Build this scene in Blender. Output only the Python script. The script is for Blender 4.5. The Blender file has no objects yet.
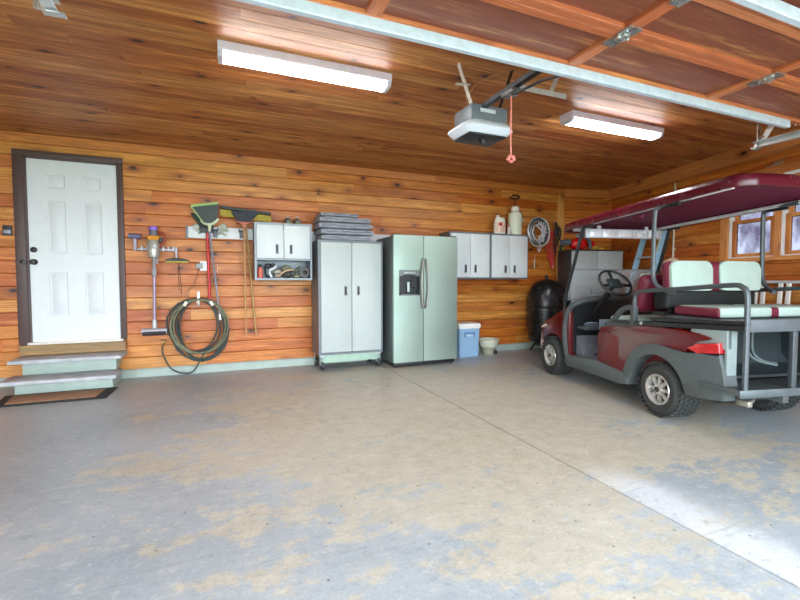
import bpy, bmesh, math, random
from math import sin, cos, pi, radians, atan2, sqrt
from mathutils import Vector, Matrix
random.seed(7)
S = bpy.context.scene
COL = S.collection

# ---------------------------------------------------------------- materials
def lin(c):
    return tuple((x/12.92 if x <= .04045 else ((x+.055)/1.055)**2.4) for x in c)
def srgb(r, g, b):
    return lin((r/255, g/255, b/255))
_mats = {}
class NT:
    def __init__(s, name):
        m = bpy.data.materials.new(name); m.use_nodes = True
        s.m = m; s.t = m.node_tree; s.t.nodes.clear()
    def n(s, typ, **k):
        nd = s.t.nodes.new(typ)
        for a, b in k.items():
            if a.startswith('i_'):
                key = a[2:]; key = int(key) if key.isdigit() else key.replace('_', ' ')
                s.set(nd, key, b)
            else: setattr(nd, a, b)
        return nd
    def set(s, nd, key, v):
        sk = nd.inputs[key]
        if isinstance(v, bpy.types.NodeSocket): s.t.links.new(v, sk)
        else:
            if sk.type == 'RGBA' and len(v) == 3: v = (*v, 1)
            sk.default_value = v
    def math(s, op, a, b=0.0, c=None):
        nd = s.n('ShaderNodeMath', operation=op); s.set(nd, 0, a); s.set(nd, 1, b)
        if c is not None: s.set(nd, 2, c)
        return nd.outputs[0]
    def mix(s, f, a, b, mode='MIX'):
        nd = s.n('ShaderNodeMix', data_type='RGBA', blend_type=mode)
        s.set(nd, 0, f); s.set(nd, 6, a); s.set(nd, 7, b); return nd.outputs[2]
    def ramp(s, f, stops):
        nd = s.n('ShaderNodeValToRGB'); s.set(nd, 0, f)
        e = nd.color_ramp.elements
        while len(e) < len(stops): e.new(.5)
        for x, (p, c) in zip(e, stops):
            x.position = p; x.color = (*c, 1) if len(c) == 3 else c
        return nd.outputs[0]
    def rng(s, v, a, b, c=0.0, d=1.0):
        nd = s.n('ShaderNodeMapRange'); s.set(nd, 0, v); s.set(nd, 1, a); s.set(nd, 2, b); s.set(nd, 3, c); s.set(nd, 4, d)
        return nd.outputs[0]
    def noise(s, vec, scale, detail=3, rough=.5):
        nd = s.n('ShaderNodeTexNoise'); s.set(nd, 'Vector', vec); s.set(nd, 'Scale', scale); s.set(nd, 'Detail', detail); s.set(nd, 'Roughness', rough)
        return nd.outputs[0]
    def mapv(s, vec, scale):
        nd = s.n('ShaderNodeMapping'); s.set(nd, 'Vector', vec); s.set(nd, 'Scale', scale); return nd.outputs[0]
    def bump(s, h, strength=.2, dist=.01):
        nd = s.n('ShaderNodeBump'); s.set(nd, 'Height', h); s.set(nd, 'Strength', strength); s.set(nd, 'Distance', dist); return nd.outputs[0]
    def out(s, sh):
        o = s.n('ShaderNodeOutputMaterial'); s.t.links.new(sh, o.inputs[0]); return s.m
    def bsdf(s, col, rough=.5, metal=0.0, normal=None, **k):
        b = s.n('ShaderNodeBsdfPrincipled'); s.set(b, 'Base Color', col); s.set(b, 'Roughness', rough); s.set(b, 'Metallic', metal)
        if normal is not None: s.set(b, 'Normal', normal)
        for a, v in k.items(): s.set(b, a.replace('_', ' '), v)
        return b.outputs[0]
    def obj(s): return s.n('ShaderNodeTexCoord').outputs['Object']

def mat(name, rgb, rough=.5, metal=0.0, var=.10, nscale=14, bump=0.0, bscale=80, coat=0.0):
    """plain procedural material: colour slightly mottled by noise"""
    if name in _mats: return _mats[name]
    t = NT(name); v = t.obj(); c = srgb(*rgb)
    n = t.noise(v, nscale, 4, .6)
    col = t.mix(t.rng(n, .3, .7), tuple(x*(1-var) for x in c), tuple(min(1, x*(1+var)) for x in c))
    r = t.rng(n, .3, .7, max(0.02, rough-.06), min(1, rough+.06))
    nm = t.bump(t.noise(v, bscale, 3), bump, .004) if bump else None
    k = {'Coat_Weight': coat} if coat else {}
    _mats[name] = t.out(t.bsdf(col, r, metal, nm, **k)); return _mats[name]

def emis(name, rgb, strength):
    if name in _mats: return _mats[name]
    t = NT(name); n = t.noise(t.obj(), 3, 2)
    e = t.n('ShaderNodeEmission'); t.set(e, 0, t.mix(n, srgb(*rgb), tuple(x*.97 for x in srgb(*rgb)))); t.set(e, 1, strength)
    _mats[name] = t.out(e.outputs[0]); return _mats[name]

def wood(name, palette, rough=.42, grain=.55, knots=.35, dark=(60, 24, 10), sat=1.0):
    t = NT(name)
    uv = t.n('ShaderNodeUVMap', uv_map='board').outputs[0]
    at = t.n('ShaderNodeAttribute', attribute_name='rnd')
    sep = t.n('ShaderNodeSeparateColor'); t.set(sep, 0, at.outputs['Color'])
    r1, r2 = sep.outputs[0], sep.outputs[1]
    base = t.ramp(r1, [(i/(len(palette)-1), srgb(*c)) for i, c in enumerate(palette)])
    g1 = t.noise(t.mapv(uv, (1.3, 18, 1)), 1.0, 8, .72)
    g2 = t.noise(t.mapv(uv, (5, 150, 1)), 1.0, 3, .6)
    wv = t.n('ShaderNodeTexWave', wave_type='BANDS', bands_direction='Y')
    t.set(wv, 'Vector', t.mapv(uv, (.35, 14, 1))); t.set(wv, 'Scale', 1.0); t.set(wv, 'Distortion', 5.0); t.set(wv, 'Detail', 3.0); t.set(wv, 'Detail Scale', .8)
    c = t.mix(t.rng(g1, .35, .68, 0, grain), base, srgb(*dark))
    c = t.mix(t.math('MULTIPLY', t.rng(wv.outputs['Fac'], .55, 1, 0, .5), grain), c, srgb(*dark))
    c = t.mix(t.rng(g2, .4, .7, 0, .38), c, tuple(x*.55 for x in srgb(*dark)))
    c = t.mix(t.rng(g1, .30, .46, .40, 0), c, srgb(248, 184, 100))
    # knots
    vo = t.n('ShaderNodeTexVoronoi', feature='F1', voronoi_dimensions='2D'); t.set(vo, 'Vector', t.mapv(uv, (2.3, 4.6, 1))); t.set(vo, 'Scale', 1.0); t.set(vo, 'Randomness', 1.0)
    sc = t.n('ShaderNodeSeparateColor'); t.set(sc, 0, vo.outputs['Color'])
    keep = t.math('GREATER_THAN', sc.outputs[0], 1-knots)
    d = t.math('ADD', vo.outputs['Distance'], t.math('MULTIPLY', t.math('SUBTRACT', t.noise(uv, 60, 2), .5), .05))
    d = t.math('ADD', d, t.math('MULTIPLY', sc.outputs[1], .07))
    k1 = t.math('MULTIPLY', t.rng(d, .06, .13, 1, 0), keep)
    k2 = t.math('MULTIPLY', t.rng(d, .10, .38, .6, 0), keep)
    c = t.mix(k2, c, srgb(120, 48, 18)); c = t.mix(k1, c, srgb(38, 14, 8))
    h = t.math('ADD', g2, g1)
    return t.out(t.bsdf(c, t.rng(g1, .3, .7, rough-.06, rough+.1), 0, t.bump(h, .18, .003)))

WALLWOOD = wood('pine_wall_boards', [(216, 114, 34), (228, 132, 42), (236, 148, 56), (246, 174, 84), (202, 102, 32)], grain=.62, knots=.42, dark=(108, 40, 10))
CEILWOOD = wood('pine_ceiling_boards', [(200, 116, 50), (216, 136, 64), (232, 160, 86), (186, 100, 42)], rough=.5, grain=.72, knots=.42, dark=(88, 40, 16))
DOORWOOD = wood('stained_door_rails', [(206, 112, 66), (216, 126, 78), (224, 138, 88)], grain=.25, knots=.1)
DOORPANEL = wood('stained_plywood_panel', [(140, 76, 54), (150, 84, 60), (144, 80, 56)], grain=.3, knots=0.02, dark=(70, 30, 18))
TRIMWOOD = wood('pine_trim', [(208, 124, 56), (222, 142, 72), (234, 158, 90)], grain=.28, knots=.15)
OLDWOOD = wood('worn_threshold_timber', [(166, 132, 78), (150, 118, 70), (176, 140, 84)], grain=.45, knots=.2, dark=(84, 66, 44))

def floor_mat():
    t = NT('painted_worn_concrete'); v = t.obj()
    sx = t.n('ShaderNodeSeparateXYZ'); t.set(sx, 0, v)
    X, Y = sx.outputs[0], sx.outputs[1]
    warp = t.mapv(v, (.7, 1.5, 1))
    n1 = t.noise(warp, 1.5, 12, .72)
    n2 = t.noise(v, 7, 8, .7)
    n3 = t.noise(v, 60, 4, .6)
    nb = t.noise(v, .55, 3, .5)
    # wear: strongest around the middle of the bay where the cars drive
    dx = t.math('MULTIPLY', t.math('SUBTRACT', X, 1.9), .42); dy = t.math('MULTIPLY', t.math('SUBTRACT', Y, 3.3), .40)
    rr = t.math('SQRT', t.math('ADD', t.math('MULTIPLY', dx, dx), t.math('MULTIPLY', dy, dy)))
    wear = t.rng(rr, .1, 1.5, .17, -.09)
    m = t.math('ADD', t.math('ADD', t.math('MULTIPLY', n1, .62), t.math('ADD', t.math('MULTIPLY', n2, .30), t.math('MULTIPLY', t.noise(v, 26, 5, .65), .12))), wear)
    mask = t.rng(m, .535, .565)
    paint = t.mix(t.rng(nb, .35, .65), srgb(136, 146, 152), srgb(166, 173, 176))
    paint = t.mix(t.rng(n2, .4, .75, 0, .45), paint, srgb(186, 190, 190))
    tan = t.mix(t.rng(n2, .3, .7), srgb(170, 158, 128), srgb(196, 186, 162))
    tan = t.mix(t.rng(n1, .5, .8, 0, .5), tan, srgb(152, 136, 106))
    c = t.mix(t.math('MULTIPLY', mask, .85), paint, tan)
    # pale powdery strip beside the joint
    a = t.math('ADD', t.math('ADD', X, t.math('MULTIPLY', t.math('SUBTRACT', n1, .5), .5)), t.math('MULTIPLY', t.math('SUBTRACT', n2, .5), .3))
    st = t.math('MULTIPLY', t.rng(t.math('ABSOLUTE', t.math('SUBTRACT', a, 2.05)), .06, .2, .6, 0), t.rng(Y, 1.7, 1.95, 1, 0))
    st = t.math('MULTIPLY', st, t.math('GREATER_THAN', X, 1.975))
    c = t.mix(st, c, srgb(222, 224, 226))
    c = t.mix(t.math('ADD', t.rng(nb, .4, .7, 0, .22), t.rng(n1, .45, .7, 0, .15)), c, srgb(196, 196, 192))
    # specks
    vo = t.n('ShaderNodeTexVoronoi', feature='F1', voronoi_dimensions='2D'); t.set(vo, 'Vector', v); t.set(vo, 'Scale', 11.0)
    sc = t.n('ShaderNodeSeparateColor'); t.set(sc, 0, vo.outputs['Color'])
    sp = t.math('MULTIPLY', t.math('LESS_THAN', vo.outputs['Distance'], .07), t.math('GREATER_THAN', sc.outputs[0], .93))
    c = t.mix(t.math('MULTIPLY', sp, .7), c, srgb(90, 74, 60))
    c = t.mix(t.rng(n3, .45, .75, 0, .28), c, srgb(120, 122, 124))
    c = t.mix(t.math('MULTIPLY', t.rng(n3, .25, .4, 1, 0), .25), c, srgb(220, 222, 222))
    fl = t.noise(t.mapv(v, (14, 20, 1)), 1, 8, .75)
    c = t.mix(t.math('MULTIPLY', t.rng(fl, .56, .62), .35), c, srgb(206, 204, 194))
    c = t.mix(t.math('MULTIPLY', t.rng(fl, .44, .38), .35), c, srgb(118, 124, 128))
    sk = t.noise(t.mapv(v, (1.2, 26, 1)), 1, 6, .7)
    c = t.mix(t.math('MULTIPLY', t.rng(sk, .58, .68), .30), c, srgb(126, 126, 120))
    h = t.math('ADD', t.math('MULTIPLY', n3, .5), mask)
    return t.out(t.bsdf(c, t.rng(m, .4, .8, .34, .62), 0, t.bump(h, .12, .004)))
FLOOR = floor_mat()

def steel_mat():
    t = NT('brushed_stainless'); v = t.obj()
    n = t.noise(t.mapv(v, (220, 2, 2)), 1, 3); nb = t.noise(t.mapv(v, (1.2, 1, 1.6)), 2.2, 2)
    c = t.mix(n, srgb(146, 164, 154), srgb(162, 178, 168))
    return t.out(t.bsdf(c, t.rng(nb, .35, .65, .42, .50), .85, t.bump(nb, .08, .03)))
STEEL = steel_mat()
def tread_plate_mat(name, rgb, scale, metal, rough):
    t = NT(name); v = t.obj()
    sx = t.n('ShaderNodeSeparateXYZ'); t.set(sx, 0, v)
    a = t.math('SINE', t.math('MULTIPLY', t.math('ADD', sx.outputs[0], sx.outputs[2]), scale))
    b = t.math('SINE', t.math('MULTIPLY', t.math('SUBTRACT', sx.outputs[0], sx.outputs[2]), scale))
    h = t.rng(t.math('MULTIPLY', a, b), .25, .6)
    c = t.mix(t.noise(v, 5, 3), srgb(*rgb), tuple(x*.93 for x in srgb(*rgb)))
    c = t.mix(h, c, tuple(x*.80 for x in srgb(*rgb)))  # embossing glints painted as a tone change on the pattern
    return t.out(t.bsdf(c, rough, metal, t.bump(h, .8, .006)))
PLATE = tread_plate_mat('embossed_steel_door', (196, 206, 204), 150, .0, .42)
def step_plate():
    t = NT('diamond_plate'); v = t.obj()
    sx = t.n('ShaderNodeSeparateXYZ'); t.set(sx, 0, v)
    a = t.math('SINE', t.math('MULTIPLY', t.math('ADD', sx.outputs[0], sx.outputs[1]), 150.0))
    b = t.math('SINE', t.math('MULTIPLY', t.math('SUBTRACT', sx.outputs[0], sx.outputs[1]), 150.0))
    h = t.rng(t.math('MULTIPLY', a, b), .2, .6)
    c = t.mix(h, srgb(74, 78, 80), srgb(104, 108, 110))
    return t.out(t.bsdf(c, .42, .5, t.bump(h, .7, .006)))
STEP = step_plate()
def quilt():
    t = NT('quilted_grey_cloth'); v = t.obj()
    n = t.noise(v, 50, 3); w = t.noise(t.mapv(v, (1, 1, 3)), 9, 3)
    c = t.mix(w, srgb(122, 124, 136), srgb(164, 166, 178))
    c = t.mix(t.rng(n, .45, .7, 0, .5), c, srgb(196, 194, 200))
    return t.out(t.bsdf(c, .95, 0, t.bump(n, .6, .01)))
QUILT = quilt()
def glassy(name, tint, fac):
    t = NT(name); n = t.noise(t.obj(), 4, 3)
    tr = t.n('ShaderNodeBsdfTransparent'); t.set(tr, 0, t.mix(n, tint, tuple(min(1, x*1.02) for x in tint)))
    g = t.n('ShaderNodeBsdfGlossy'); t.set(g, 0, (.9, .9, .9)); t.set(g, 'Roughness', .05)
    f = t.n('ShaderNodeFresnel'); t.set(f, 0, 1.45)
    m = t.n('ShaderNodeMixShader'); t.set(m, 0, t.math('ADD', f.outputs[0], fac)); t.set(m, 1, tr.outputs[0]); t.set(m, 2, g.outputs[0])
    return t.out(m.outputs[0])
def dimmed_glass():
    t = NT('dimmed_window_glass'); n = t.noise(t.mapv(t.obj(), (3, 3, 2)), 2.2, 4, .6)
    tr = t.n('ShaderNodeBsdfTransparent'); t.set(tr, 0, t.mix(t.rng(n, .35, .65), (.12, .11, .14), (.26, .26, .29)))  # dark blotchy tint dims the bright outdoors seen through the panes
    g = t.n('ShaderNodeBsdfGlossy'); t.set(g, 'Roughness', .08); t.set(g, 0, (.9, .9, .9))
    m = t.n('ShaderNodeMixShader'); t.set(m, 0, .05); t.set(m, 1, tr.outputs[0]); t.set(m, 2, g.outputs[0])
    return t.out(m.outputs[0])
WINGLASS = dimmed_glass()
def acryl():
    t = NT('hazed_acrylic'); n = t.noise(t.obj(), 4, 3)
    tr = t.n('ShaderNodeBsdfTransparent'); t.set(tr, 0, (.93, .94, .95))
    df = t.n('ShaderNodeBsdfDiffuse'); t.set(df, 0, (.8, .82, .84))
    g = t.n('ShaderNodeBsdfGlossy'); t.set(g, 'Roughness', .06)
    m = t.n('ShaderNodeMixShader'); t.set(m, 0, t.rng(n, .3, .7, .10, .18)); t.set(m, 1, tr.outputs[0]); t.set(m, 2, df.outputs[0])  # white diffuse share paints the pale reflective haze of the pane
    m2 = t.n('ShaderNodeMixShader'); t.set(m2, 0, .06); t.set(m2, 1, m.outputs[0]); t.set(m2, 2, g.outputs[0])
    return t.out(m2.outputs[0])
ACRYL = acryl()

WHITE = mat('white_paint', (226, 228, 230), .45, var=.03)
DOORWHITE = mat('white_door_paint', (216, 222, 226), .38, var=.03)
BROWNFR = mat('dark_brown_frame_paint', (82, 64, 62), .5)
GREENPAINT = mat('pale_green_paint', (164, 180, 171), .55, var=.10, nscale=6, bump=.2)
STEPTOP = mat('worn_grey_step_paint', (178, 182, 186), .6, var=.22, nscale=9, bump=.3)
GALV = mat('galvanised_steel', (204, 214, 220), .45, .25, var=.10, nscale=26)
ZINC = mat('zinc_hinge', (196, 198, 194), .3, .85)
DARKMET = mat('dark_metal', (44, 46, 48), .4, .3)
BLACKPL = mat('black_plastic', (26, 27, 29), .45)
GREYPL = mat('charcoal_trim_plastic', (74, 78, 80), .55, var=.12)
GREYMID = mat('grey_fender_plastic', (84, 92, 92), .5, var=.10)
LIGHTPL = mat('light_grey_plastic', (138, 152, 150), .45, var=.08)
MAROON = mat('maroon_paint', (92, 4, 12), .2, var=.12, nscale=4, coat=.35)
MAROONMAT = mat('maroon_roof_plastic', (84, 12, 32), .26, var=.08, nscale=5)
MAROONSEAT = mat('maroon_vinyl', (108, 28, 50), .5, var=.08)
MUDMAROON = mat('dusty_maroon_panel', (104, 36, 34), .4, var=.25, nscale=6)
SEATWHITE = mat('white_vinyl', (172, 192, 182), .42, var=.04)
RUBBER = mat('black_rubber', (40, 42, 42), .75, var=.2, nscale=30, bump=.2)
RIM = mat('silver_wheel', (198, 196, 190), .3, .6, var=.12)
TUBE = mat('black_steel_tube', (36, 38, 40), .38, .2)
GREYTUBE = mat('grey_steel_tube', (84, 90, 94), .4, .3)
SILVER = mat('silver_grey_metal', (132, 140, 146), .42, .2)
CABGREY = mat('cabinet_grey_frame', (108, 114, 120), .42, .2)
CABDOOR = mat('cabinet_light_door', (208, 214, 216), .42, .0, var=.04)

# ---------------------------------------------------------------- mesh builder
class B:
    def __init__(s): s.b = bmesh.new(); s.uv = None
    def _add(s, vs, fs):
        v = [s.b.verts.new(p) for p in vs]; out = []
        for f in fs:
            try: out.append(s.b.faces.new([v[i] for i in f]))
            except ValueError: pass
        return v, out
    def box(s, x0, x1, y0, y1, z0, z1, bev=0.0, seg=2, M=None):
        if x0 > x1: x0, x1 = x1, x0
        if y0 > y1: y0, y1 = y1, y0
        if z0 > z1: z0, z1 = z1, z0
        P = [(x0,y0,z0),(x1,y0,z0),(x1,y1,z0),(x0,y1,z0),(x0,y0,z1),(x1,y0,z1),(x1,y1,z1),(x0,y1,z1)]
        if M is not None: P = [M @ Vector(p) for p in P]
        v, f = s._add(P, [(0,3,2,1),(4,5,6,7),(0,1,5,4),(1,2,6,5),(2,3,7,6),(3,0,4,7)])
        if bev > 0:
            ed = {e for q in f for e in q.edges}
            bmesh.ops.bevel(s.b, geom=list(ed), offset=bev, segments=seg, profile=.5, affect='EDGES', clamp_overlap=True)
        return s
    def cbox(s, c, d, bev=0.0, rot=None, seg=2):
        M = Matrix.Translation(c)
        if rot: M = M @ (Matrix.Rotation(rot[2], 4, 'Z') @ Matrix.Rotation(rot[1], 4, 'Y') @ Matrix.Rotation(rot[0], 4, 'X'))
        return s.box(-d[0]/2, d[0]/2, -d[1]/2, d[1]/2, -d[2]/2, d[2]/2, bev, seg, M)
    def beam(s, p, q, w, h, bev=0.0, upv=(0, 0, 1)):
        p, q = Vector(p), Vector(q); d = (q-p); L = d.length; d.normalize()
        u = Vector(upv)
        if abs(d.dot(u)) > .98: u = Vector((1, 0, 0))
        r = d.cross(u).normalized(); u = r.cross(d)
        M = Matrix((r, d, u)).transposed().to_4x4(); M.translation = p
        return s.box(-w/2, w/2, 0, L, -h/2, h/2, bev, 1, M)
    def tube(s, pts, r, seg=8, smooth=0, closed=False, cap=True):
        pts = [Vector(p) for p in pts]
        if smooth:
            n = len(pts); out = []
            rng = range(n) if closed else range(n-1)
            for i in rng:
                if closed: a, b, c, d = pts[(i-1) % n], pts[i], pts[(i+1) % n], pts[(i+2) % n]
                else: a, b, c, d = pts[max(i-1, 0)], pts[i], pts[i+1], pts[min(i+2, n-1)]
                for k in range(smooth):
                    t = k/smooth
                    out.append(.5*((2*b)+(c-a)*t+(2*a-5*b+4*c-d)*t*t+(3*b-a-3*c+d)*t**3))
            if not closed: out.append(pts[-1])
            pts = out
        n = len(pts); rr = r if isinstance(r, (list, tuple)) else None
        def tan(i):
            if closed: return (pts[(i+1) % n]-pts[(i-1) % n]).normalized()
            return (pts[min(i+1, n-1)]-pts[max(i-1, 0)]).normalized()
        t0 = tan(0); u = t0.orthogonal().normalized(); rings = []
        for i in range(n):
            t = tan(i); u = (u-t*u.dot(t)); u = u.normalized() if u.length > 1e-6 else t.orthogonal().normalized(); w = t.cross(u)
            R = r if rr is None else rr[min(int(i*len(rr)/n), len(rr)-1)]
            rings.append([s.b.verts.new(pts[i]+(u*cos(2*pi*k/seg)+w*sin(2*pi*k/seg))*R) for k in range(seg)])
        for i in range(n if closed else n-1):
            a, b = rings[i], rings[(i+1) % n]
            for k in range(seg):
                s.b.faces.new((a[k], a[(k+1) % seg], b[(k+1) % seg], b[k]))
        if cap and not closed:
            s.b.faces.new(rings[0][::-1]); s.b.faces.new(rings[-1])
        return s
    def cyl(s, p, q, r, seg=20, r2=None):
        p, q = Vector(p), Vector(q); d = (q-p).normalized(); u = d.orthogonal().normalized(); w = d.cross(u)
        r2 = r if r2 is None else r2
        a = [s.b.verts.new(p+(u*cos(2*pi*k/seg)+w*sin(2*pi*k/seg))*r) for k in range(seg)]
        b = [s.b.verts.new(q+(u*cos(2*pi*k/seg)+w*sin(2*pi*k/seg))*r2) for k in range(seg)]
        for k in range(seg): s.b.faces.new((a[k], a[(k+1) % seg], b[(k+1) % seg], b[k]))
        s.b.faces.new(a[::-1]); s.b.faces.new(b)
        return s
    def lathe(s, prof, c=(0, 0, 0), ax='Z', seg=28, closed=False, sx=1, sy=1):
        """prof: list of (r,h) revolved around axis through c"""
        rings = []
        for r, h in prof:
            ring = []
            for k in range(seg):
                a = 2*pi*k/seg; x, y = r*cos(a)*sx, r*sin(a)*sy
                p = {'Z': (x, y, h), 'Y': (x, h, y), 'X': (h, x, y)}[ax]
                ring.append(s.b.verts.new(Vector(c)+Vector(p)))
            rings.append(ring)
        for i in range(len(rings)-1+(1 if closed else 0)):
            a, b = rings[i], rings[(i+1) % len(rings)]
            for k in range(seg): s.b.faces.new((a[k], a[(k+1) % seg], b[(k+1) % seg], b[k]))
        if not closed:
            if prof[0][0] > 1e-5: s.b.faces.new(rings[0][::-1])
            if prof[-1][0] > 1e-5: s.b.faces.new(rings[-1])
        return s
    def prism(s, poly, a, b, ax='Y', bev=0.0, seg=2):
        """poly: 2D points; ax Y: (x,z) polygon extruded y=a..b; Z: (x,y); X: (y,z)"""
        f = {'Y': lambda p, h: (p[0], h, p[1]), 'Z': lambda p, h: (p[0], p[1], h), 'X': lambda p, h: (h, p[0], p[1])}[ax]
        n = len(poly)
        vs = [f(p, a) for p in poly]+[f(p, b) for p in poly]
        v, fc = s._add(vs, [tuple(range(n-1, -1, -1)), tuple(range(n, 2*n))]+[(i, (i+1) % n, n+(i+1) % n, n+i) for i in range(n)])
        if bev > 0:
            ed = {e for q in fc[:2] for e in q.edges}
            bmesh.ops.bevel(s.b, geom=list(ed), offset=bev, segments=seg, profile=.5, affect='EDGES', clamp_overlap=True)
        return s
    def loft(s, rings, cap=True):
        R = [[s.b.verts.new(p) for p in r] for r in rings]; n = len(R[0])
        for a, b in zip(R, R[1:]):
            for k in range(n):
                s.b.faces.new((a[k], a[(k+1) % n], b[(k+1) % n], b[k]))
        if cap: s.b.faces.new(R[0][::-1]); s.b.faces.new(R[-1])
        return s
    def sphere(s, c, r, sc=(1, 1, 1), seg=16, jit=0.0, rot=None):
        M = Matrix.Translation(c)
        if rot: M = M @ Matrix.Rotation(rot, 4, 'Z')
        M = M @ Matrix.Diagonal((*sc, 1))
        res = bmesh.ops.create_uvsphere(s.b, u_segments=seg, v_segments=max(6, seg//2), radius=r, matrix=M)
        if jit:
            for v in res['verts']: v.co += Vector((random.uniform(-jit, jit), random.uniform(-jit, jit), random.uniform(-jit, jit)))
        return s
    def xf(s, M):
        bmesh.ops.transform(s.b, matrix=M, verts=s.b.verts[:]); return s
    def subdiv(s, n=1):
        bmesh.ops.subdivide_edges(s.b, edges=s.b.edges[:], cuts=n, use_grid_fill=True); return s

def mkmesh(name, b, m, inv=None, angle=35, keepn=False):
    if inv is not None: b.xf(inv)
    if not keepn: bmesh.ops.recalc_face_normals(b.b, faces=b.b.faces[:])
    me = bpy.data.meshes.new(name); b.b.to_mesh(me); b.b.free()
    for q in (m if isinstance(m, list) else [m]): me.materials.append(q)
    me.shade_smooth(); me.set_sharp_from_angle(angle=radians(angle))
    return me
def tag(o, label=None, cat=None, group=None, kind=None):
    if label: o['label'] = label
    if cat: o['category'] = cat
    if group: o['group'] = group
    if kind: o['kind'] = kind
    return o
def thing(name, label, cat, loc=(0, 0, 0), rz=0.0, group=None, kind=None):
    o = bpy.data.objects.new(name, None); COL.objects.link(o); o.empty_display_size = .1
    o.location = loc; o.rotation_euler = (0, 0, rz)
    return tag(o, label, cat, group, kind)
def worldm(o):
    M = Matrix.Translation(o.location) @ o.rotation_euler.to_matrix().to_4x4()
    return (worldm(o.parent) @ M) if o.parent else M
def part(name, b, m, parent, world=True, label=None, angle=35):
    """world=True: geometry was written in world coordinates"""
    me = mkmesh(name, b, m, worldm(parent).inverted() if world else None, angle)
    o = bpy.data.objects.new(name, me); COL.objects.link(o); o.parent = parent
    if label: o['label'] = label
    return o
def solo(name, b, m, label=None, cat=None, group=None, kind=None, angle=35, origin=True):
    if origin:
        P = [v.co for v in b.b.verts]
        c = Vector(((min(p.x for p in P)+max(p.x for p in P))/2, (min(p.y for p in P)+max(p.y for p in P))/2, min(p.z for p in P)))
    else: c = Vector((0, 0, 0))
    me = mkmesh(name, b, m, Matrix.Translation(-c), angle)
    o = bpy.data.objects.new(name, me); COL.objects.link(o); o.location = c
    return tag(o, label, cat, group, kind)
def dup(root, label, loc=None, rz=None, M=None):
    def cp(o, par):
        c = o.copy(); COL.objects.link(c); c.parent = par
        for ch in o.children: cp(ch, c)
        return c
    r = cp(root, None)
    if loc is not None: r.location = loc
    if rz is not None: r.rotation_euler = (0, 0, rz)
    r['label'] = label
    return r

# ---------------------------------------------------------------- boards
def boards(name, O, U, V, N, ulen, vlen, pw, seed, m, holes=(), umin=None, umax=None, depth=.10, lens=(1.6, 3.6), kind='structure', offs=0.0, gw=.0065):
    """tongue and groove boards: rows run along U, stacked along V, faces towards N"""
    rn = random.Random(seed); b = bmesh.new(); uvl = b.loops.layers.uv.new('board'); cl = b.loops.layers.float_color.new('rnd')
    O, U, V, N = map(Vector, (O, U, V, N)); g, dd = gw, .013
    v = -offs
    while v < vlen-1e-4:
        v1 = min(v+pw, vlen); va = max(v, 0)
        u = (umin(va) if umin else 0.0); ue = (umax(va) if umax else ulen); first = True
        while u < ue-1e-4:
            L = rn.uniform(*lens)*(rn.uniform(.2, 1) if first else 1); first = False
            u1 = min(u+L, ue)
            if ue-u1 < .25: u1 = ue
            rects = [(u, u1, va, v1)]
            for (a, bb, c, d) in holes:
                nr = []
                for (p, q, r, s_) in rects:
                    if q <= a or p >= bb or s_ <= c or r >= d: nr.append((p, q, r, s_)); continue
                    if p < a: nr.append((p, a, r, s_))
                    if q > bb: nr.append((bb, q, r, s_))
                    pm, qm = max(p, a), min(q, bb)
                    if r < c: nr.append((pm, qm, r, c))
                    if s_ > d: nr.append((pm, qm, d, s_))
                rects = nr
            col = (rn.random(), rn.random(), rn.random(), 1); off = (rn.uniform(0, 40), rn.uniform(0, 40))
            for (p, q, r, s_) in rects:
                pr = [(r, -depth), (r, -dd), (min(r+g, s_), 0), (max(s_-g, r), 0), (s_, -dd), (s_, -depth)]
                q2 = q-.0012
                vs = [[b.verts.new(O+U*uu+V*w+N*h) for (w, h) in pr] for uu in (p, q2)]
                fl = []
                for k in range(5): fl.append((b.faces.new((vs[0][k], vs[0][k+1], vs[1][k+1], vs[1][k]))))
                fl.append(b.faces.new(vs[0][::-1])); fl.append(b.faces.new(vs[1]))
                for f in fl:
                    for lp in f.loops:
                        d = lp.vert.co-O
                        lp[uvl].uv = (d.dot(U)+off[0], d.dot(V)+off[1]); lp[cl] = col
            u = u1
        v = v1 if v >= 0 else v+pw
    bmesh.ops.recalc_face_normals(b, faces=b.faces[:])
    me = bpy.data.meshes.new(name); b.to_mesh(me); b.free(); me.materials.append(m)
    o = bpy.data.objects.new(name, me); COL.objects.link(o)
    if kind: o['kind'] = kind
    return o
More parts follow.
